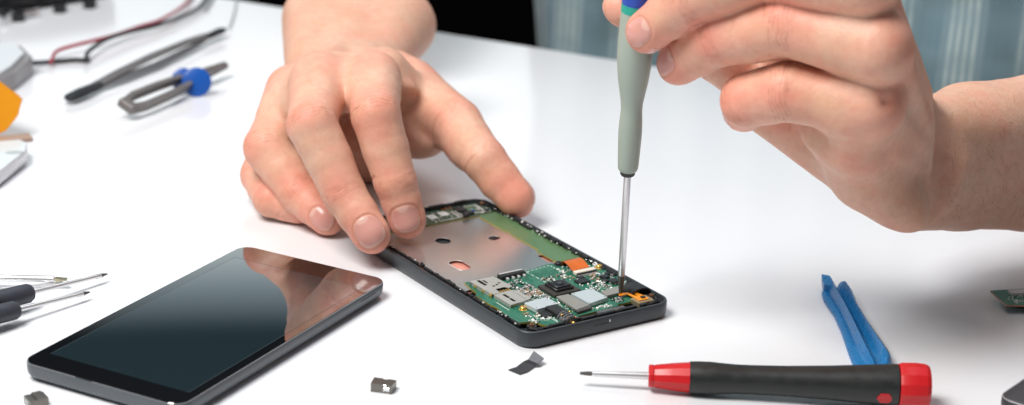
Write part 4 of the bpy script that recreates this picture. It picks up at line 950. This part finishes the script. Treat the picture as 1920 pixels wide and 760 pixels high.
bm = B(); tube(bm, [lerp(pA, pB, t) for t in (.86, .90, .97, 1.0)], [.22, .30, .32, .18], 12, 4, flat=.6); obj('coated_end', bm, M_rub, TWZ, off=o0)

pA, pB = W(236, 200, .75), W(424, 122, .75); ax_ = unit(pB-pA); Lc = np.linalg.norm(pB-pA); sdv = unit(unit(np.cross(ax_, V(0, 0, 1)))*.9+V(0, 0, -.42))
CT, o0 = thing_at('cross_lock_tweezers', (pA+pB)/2, 'steel cross lock tweezers with round blue finger pads, beside the long dark tweezers', 'tweezers')
M_ct = mat('dull_steel', (.20, .185, .18), rough=.5, metal=.5, var=.15, vscale=3)
def cpt(t, s_, z=0): return pA+ax_*Lc*t+sdv*s_+V(0, 0, z)
for sg, nm in ((1, 'near_arm'), (-1, 'far_arm')):
    bm = B(); strap(bm, [cpt(-.0, .05*sg), cpt(.05, .34*sg), cpt(.12, .46*sg), cpt(.35, .44*sg), cpt(.55, .34*sg), cpt(.68, .08*sg), cpt(.78, -.10*sg, .02*sg), cpt(1.0, -.03*sg, .02*sg)], (.5, .5, .5, .5, .48, .46, .42, .24), .27, up=sdv+V(0, 0, .001))
    obj('arm', bm, M_ct, CT, off=o0)
bm = B(); box(bm, cpt(.02, 0), (.62, 1.0, .5), R=Matrix((ax_, sdv, np.cross(ax_, sdv))).transposed(), bev=.12, seg=3); obj('joined_end', bm, M_ct, CT, off=o0)
M_bp = mat('royal_blue_plastic', (.004, .09, .42), rough=.35, var=.05)
def disc(c, nrm, r, th):
    bm = B(); lathe(bm, c-nrm*th/2, c+nrm*th/2, [(0, r*.9), (.04, r), (th-.04, r), (th, r*.9), (th+.001, .01)], 32); return bm
nrm = unit(V(.22, -.92, .32))
obj('finger_pad', disc(cpt(.60, .62, .28), nrm, .80, .16), M_bp, CT, off=o0, angle=50); obj('finger_pad', disc(cpt(.58, -.15, .0), nrm, .66, .16), M_bp, CT, off=o0, angle=50)

# cables
def cable(name, pts, r, m, label, cat='cable', group=None):
    P = [W(x, y, z) for x, y, z in pts]; bm = B(); tube(bm, P, r, 10, 6); c = sum(P)/len(P); c[2] = 0
    o = obj(name, bm, m); own_frame(o, c); tag(o, label, cat, group); return o
M_bc = mat('black_cable', (.010, .013, .016), rough=.45); M_rc = mat('red_cable', (.35, .02, .05), rough=.4); M_gc = mat('grey_cable', (.42, .44, .46), rough=.4)
cable('cable', [(-40, 70, .9), (5, 92, .7), (30, 108, .5), (60, 118, .3), (105, 115, .2), (140, 112, .2), (158, 113, .2), (168, 112, .2)], [.30, .30, .24, .14, .13, .13, .13, .13], M_bc, 'thick black cable running level from the orange meter to where the thinner cables meet')
cable('cable', [(160, 112, .35), (168, 95, .5), (200, 74, .6), (250, 58, .5), (300, 46, .4), (345, 30, .3), (375, 12, .3), (400, -20, .3)], .13, M_bc, 'black cable arching beside the red cable towards the far edge')
cable('cable', [(95, 118, .3), (105, 98, .4), (130, 88, .5), (170, 78, .55), (215, 66, .5), (262, 50, .4), (300, 38, .4), (345, 10, .3), (365, -20, .3)], .11, M_rc, 'dark red cable lying next to the black one')
cable('cable', [(385, 20, .15), (400, -5, .15), (405, -30, .15)], .08, M_gc, 'thin grey cable end at the far table edge, behind the long tweezers')
cable('cable', [(430, 52, .15), (440, 20, .15), (446, -20, .15)], .06, M_gc, 'thin grey cable beside the black end of the long tweezers')

# black appliance at the far left corner
M_app = mat('black_appliance', (.012, .013, .015), rough=.35, var=.3)
q_ = [W(-60, 38, 0), W(-10, 26, 0), W(60, 22, 0), W(120, 12, 0), W(175, 4, 0), W(215, -8, 0), W(190, -40, 0), W(-60, -40, 0)]
AP, o0 = thing_at('power_supply', sum(q_)/len(q_), 'black appliance with silver clips at the far left corner of the table', 'power supply')
bm = B(); prism(bm, [p[:2] for p in q_], .5, 2.0); obj('casing', bm, M_app, AP, smooth=False, off=o0)
for x, y in ((8, 22), (34, 30), (112, 14), (168, 6)):
    bm = B(); c = W(x, y, .3); cyl(bm, c, .42, 0, .55, 14); obj('foot', bm, M_app, AP, off=o0)
c = W(14, 36, .2); bm = B(); tube(bm, [W(-5, 30, .5), W(10, 38, .3), W(16, 30, .5), W(24, 24, .6)], .09, 8, 6); obj('wire_clip', bm, M_tl, AP, off=o0)
bm = B(); tube(bm, [W(40, 24, .4), W(58, 26, .25), W(72, 18, .4)], .16, 8, 6); obj('wire_clip', bm, M_tl, AP, off=o0)

# grey device, orange case, white case
M_gd = mat('grey_device', (.30, .29, .30), rough=.4, metal=.3, var=.15)
q_ = [W(-70, 175, 0), W(-10, 190, 0), W(30, 168, 0), W(62, 140, 0), W(40, 118, 0), W(-70, 118, 0)]
GD, o0 = thing_at('metal_box', sum(q_)/len(q_), 'pale grey metal box behind the orange case at the left edge', 'metal box')
bm = B(); prism(bm, [p[:2] for p in q_], .05, 1.0); obj('casing', bm, M_gd, GD, smooth=False, off=o0)
q2 = [q_[0]+V(0, .4, 0), q_[1]+V(-.1, .35, 0), q_[2]+V(-.3, .25, 0), q_[3]+V(-.45, 0, 0), q_[4]+V(-.3, -.3, 0), q_[5]]
bm = B(); prism(bm, [p[:2] for p in q2], 1.0, 1.25); obj('lid', bm, mat('pale_lid', (.62, .66, .70), rough=.3), GD, smooth=False, off=o0)

M_or = mat('orange_rubber', (.62, .24, .001), rough=.6, var=.06, spec=.15)
zt = 2.6
top = [W(-80, 150, zt), W(0, 150, zt), W(22, 163, zt-.1), W(44, 182, zt-.2)]
OC, o0 = thing_at('handheld_meter', W(-5, 205, 1.2), 'orange rubber cased meter at the left edge of the table', 'meter')
prof = [W(-60, 132, 2.9), W(0, 151, 2.8), W(45, 184, 2.1), W(35, 218, 1.3), W(14, 246, .4), W(0, 252, .25), W(-60, 262, .2)]
bk = V(-1.6, 1.2, -.2); bm = B()
rings(bm, [[tuple(p+bk*f_+V(0, 0, -.0)) for p in prof] for f_ in (0, 1)])
bmesh.ops.bevel(bm, geom=[e for e in bm.edges], offset=.08, segments=3, affect='EDGES'); obj('rubber_case', bm, M_or, OC, off=o0)
bm = B(); box(bm, W(10, 262, .12), (2.6, .8, .2), rz=.5, bev=.05); obj('base_trim', bm, mat('tan_trim', (.38, .26, .20), rough=.5), OC, off=o0)

q_ = [W(-70, 345, 0)+V(0, -.3, 0), W(-5, 350, 0), W(48, 309, 0), W(54, 292, 0), W(38, 281, 0), W(-70, 278, 0)]
q_ = [W(-75, 400, 0), W(2, 352, 0), W(52, 312, 0), W(53, 297, 0), W(40, 290, 0), W(-75, 300, 0)]
WC, o0 = thing_at('white_phone', sum(q_)/len(q_), 'white phone shell lying at the left edge in front of the orange meter', 'phone shell')
def shrink(q, d): c = sum(q)/len(q); return [c+(p-c)*(1-d/np.linalg.norm(p-c)) for p in q]
bm = B(); rings(bm, [[tuple(p+V(0, 0, z)) for p in shrink(q_, d)] for d, z in ((.35, .05), (.05, .2), (0, .4), (0, .7), (.12, .82))]); obj('shell', bm, mat('white_gloss', (.70, .73, .78), rough=.22, coat=.3), WC, off=o0, angle=50)
bm = B(); prism(bm, [p[:2] for p in shrink(q_, .25)], .821, .825); obj('face', bm, mat('pale_blue_face', (.62, .70, .74), rough=.15), WC, smooth=False, off=o0)
bm = B(); c = W(27, 286, .83); prism(bm, ellipse(c[0], c[1], .42, .25, .3), .826, .84); obj('round_button', bm, mat('grey_green_button', (.42, .50, .50), rough=.3), WC, off=o0)

# ================================================================== two loose screwdrivers and a bare shaft, left edge
M_hd = mat('slate_rubber', (.035, .04, .055), rough=.55, var=.3, vscale=4, bump=.3, bscale=22, rvar=.08)
def small_driver(hx, tipx, r_h, label, hl=6.5):
    h0, tp = np.array(hx, float), np.array(tipx, float); a_ = unit(tp-h0); h0 = h0-a_*.32; S_, o0 = thing_at('screwdriver', h0, label, 'screwdriver'); back = h0-a_*hl
    Lh = hl
    bm = B(); lathe(bm, back, h0, [(0, .2), (.1, r_h*.9), (.5, r_h), (Lh-.6, r_h), (Lh-.12, r_h*.98), (Lh-.06, r_h*.88), (Lh-.05, r_h*.84), (Lh, r_h*.84), (Lh+.02, r_h*.5)], 24); obj('handle', bm, M_hd, S_, off=o0, angle=40)
    D_ = np.linalg.norm(tp-h0)
    bm = B(); lathe(bm, h0, tp, [(-.1, .11), (D_-.62, .085), (D_-.6, .11), (D_-.35, .10)], 16); obj('shaft', bm, M_steel, S_, off=o0)
    bm = B(); lathe(bm, h0, tp, [(D_-.36, .10), (D_-.1, .05), (D_, .035)], 8); obj('driver_tip', bm, M_dsteel, S_, off=o0, angle=20)
    return S_
small_driver(W(69, 546, .62), W(201, 514, .36), .40, 'slate handled small screwdriver at the left edge, the farther of the two')
small_driver(W(44, 578, .58), W(168, 548, .34), .38, 'slate handled small screwdriver at the left edge, the one nearer the camera')
p0_, p1_ = W(-60, 520, .42), W(126, 524, .42)
S_, o0 = thing_at('screwdriver_bit', (p0_+p1_)/2, 'long bare steel screwdriver bit lying behind the two small screwdrivers', 'screwdriver bit')
Lb = np.linalg.norm(p1_-p0_); bm = B(); lathe(bm, p0_, p1_, [(0, .14), (Lb-.55, .14), (Lb-.5, .09)], 12); obj('shaft', bm, M_steel, S_, off=o0)
bm = B(); strap(bm, [lerp(p0_, p1_, t) for t in (.88, .95, 1.)], (.2, .26, .28), (.14, .06, .04)); obj('flat_tip', bm, mat('brass_steel', (.5, .44, .28), rough=.3, metal=1.), S_, off=o0, smooth=False)
p0_, p1_ = W(-20, 545, .24), W(118, 530, .24)
S_, o0 = thing_at('screwdriver_bit', (p0_+p1_)/2, 'short thin steel shaft crossing under the long bare bit', 'screwdriver bit')
bm = B(); lathe(bm, p0_, p1_, [(0, .08), (np.linalg.norm(p1_-p0_), .06)], 10); obj('shaft', bm, M_steel, S_, off=o0)
c0 = W(-14, 537, .3)
# ================================================================== green board fragment and dark phone corner at the right edge
q_ = [W(1857, 545, .45), W(1990, 537, .45), W(1990, 574, .45), W(1886, 572, .45)]
PB, o0 = thing_at('circuit_board', sum(q_)/4, 'small green circuit board fragment at the right edge of the table', 'circuit board')
bm = B(); prism(bm, [p[:2] for p in q_], .38, .45, side_mi=1); obj('board', bm, [M_pcb, mat('copper_edge', (.45, .22, .14), rough=.4)], PB, smooth=False, off=o0)
bm = B(); a_, c_ = W(1893, 549, .5), W(1990, 545, .5); strap(bm, [a_, c_], .42, .1); obj('connector', bm, mat('pale_connector', (.55, .56, .58), rough=.4), PB, off=o0, smooth=False)
bm = B(); strap(bm, [a_+V(.6, 0, .055), c_+V(0, 0, .055)], .12, .02); obj('slot', bm, M_chip, PB, off=o0, smooth=False)
bm = B()
for i in range(30):
    c = W(random.uniform(1889, 1925), random.uniform(549, 569), .46); box(bm, c, (.06, .05, .05), rz=random.random(), bev=.01)
for i in range(8): c = W(1902+i*5, 565, .46); box(bm, c, (.04, .14, .03))
o = obj('surface_component', bm, M_solder, PB, off=o0); tag(o, kind='stuff')
bm = B(); box(bm, sum(q_)/4-V(0, 0, .22), (1.2, .8, .35), bev=.05); box(bm, W(1900, 562, .2), (.5, .4, .36), bev=.05); obj('underside_chip', bm, M_chip, PB, off=o0)
q_ = [W(1869, 744, .75), W(1925, 706, .75), W(2080, 740, .75), W(2010, 800, .75)]
a_ = W(1869, 744, .75); e1 = unit((W(1925, 706, .75)-a_)*[1, 1, 0]); e2 = V(e1[1], -e1[0], 0)
DK, o0 = thing_at('tablet', a_+e1*4+e2*3, 'rounded corner of a dark grey device with a painted edge highlight, at the lower right', 'tablet')
bm = B(); L = []
for ins, z in ((.35, .02), (.08, .15), (0, .4), (0, .66), (.06, .72), (.14, .75)):
    L.append([tuple(a_*[1, 1, 0]+e1*x+e2*y+V(0, 0, z)) for x, y in rrect(13, 7, .55, 8, 0, 0, inset=ins)])
rings(bm, L); obj('shell', bm, mat('charcoal_shell', (.04, .04, .045), rough=.4, var=.1), DK, off=o0, angle=50)
bm = B(); pts = [a_*[1, 1, 0]+e1*x+e2*y+V(0, 0, .725) for x, y in rrect(12.98, 6.98, .55, 8, .01, .01, inset=.02)]; tube(bm, pts+pts[:1], .03, 6, 0); obj('edge_highlight', bm, mat('painted_highlight', (.5, .5, .53), rough=.3, metal=.7), DK, off=o0)  # pale tube stands in for the highlight line along the shell's upper edge


# ------------------------------------------------------------------ centimetres -> metres
done = set()
for o in list(SC.objects):
    o.location = o.location*.01
    if o.type == 'MESH' and o.data.name not in done:
        done.add(o.data.name); o.data.transform(Matrix.Scale(.01, 4))

# ------------------------------------------------------------------ lights, world, camera
def area(name, loc, target, size, power, col, sy=None):
    l = bpy.data.lights.new(name, 'AREA'); l.energy = power; l.color = col; l.size = size*.01
    if sy: l.shape = 'RECTANGLE'; l.size_y = sy*.01
    o = bpy.data.objects.new(name, l); COL.objects.link(o); o.location = Vector(loc)*.01
    d = Vector(target)-Vector(loc); o.rotation_euler = d.to_track_quat('-Z', 'Y').to_euler(); return o
area('key_softbox', (-48, -38, 100), (-2, 0, 0), 50, 17.2, (1, .97, .93))
area('top_softbox', (8, 48, 112), (4, 0, 0), 50, 4.6, (.93, .96, 1))
w = bpy.data.worlds.new('World'); SC.world = w; w.use_nodes = True
nt = w.node_tree; N = nt.nodes; Lk = nt.links; bg = N['Background']
tc = N.new('ShaderNodeTexCoord'); sp = N.new('ShaderNodeSeparateXYZ'); Lk.new(tc.outputs['Generated'], sp.inputs[0])
cr = N.new('ShaderNodeValToRGB'); Lk.new(sp.outputs['Z'], cr.inputs[0])
E_ = cr.color_ramp.elements
E_[0].position = 0.0; E_[0].color = (.004, .0035, .0035, 1)
E_[1].position = 1.0; E_[1].color = (.30, .32, .35, 1)
for p, c in ((.03, (.02, .02, .02, 1)), (.12, (.95, 1.05, 1.08, 1)), (.355, (1.0, 1.12, 1.14, 1)), (.377, (.4, .48, .52, 1)), (.396, (.014, .018, .02, 1)), (.6, (.06, .065, .07, 1))):
    e = E_.new(p); e.color = c
# the bright window band lies beyond the table only; the camera's side of the room is dim
c2 = N.new('ShaderNodeValToRGB'); F_ = c2.color_ramp.elements; Lk.new(sp.outputs['Z'], c2.inputs[0])
F_[0].position = 0; F_[0].color = (.03, .03, .03, 1); F_[1].position = .5; F_[1].color = (.13, .13, .14, 1)
mr = N.new('ShaderNodeMapRange'); mr.inputs['From Min'].default_value = -.1; mr.inputs['From Max'].default_value = .55; mr.interpolation_type = 'SMOOTHSTEP'
Lk.new(sp.outputs['Y'], mr.inputs['Value'])
mx = N.new('ShaderNodeMix'); mx.data_type = 'RGBA'; Lk.new(mr.outputs[0], mx.inputs['Factor']); Lk.new(c2.outputs[0], mx.inputs['A']); Lk.new(cr.outputs[0], mx.inputs['B'])
Lk.new(mx.outputs['Result'], bg.inputs['Color']); bg.inputs['Strength'].default_value = 1.0
cam = bpy.data.cameras.new('camera'); co = bpy.data.objects.new('camera', cam); COL.objects.link(co); SC.camera = co
cam.sensor_width = 36; cam.lens = F/1920*36; cam.clip_start = .02; cam.clip_end = 50
M = Matrix([[RT[0], UP[0], -FW[0], P0[0]*.01], [RT[1], UP[1], -FW[1], P0[1]*.01], [RT[2], UP[2], -FW[2], P0[2]*.01], [0, 0, 0, 1]])
co.matrix_world = M
cam.dof.use_dof = True; cam.dof.focus_distance = .79; cam.dof.aperture_fstop = 9.5
SC.view_settings.view_transform = 'Standard'; SC.view_settings.look = 'None'; SC.view_settings.exposure = 0; SC.view_settings.gamma = 1
SC.render.engine = 'CYCLES'; SC.cycles.max_bounces = 8; SC.cycles.use_denoising = True
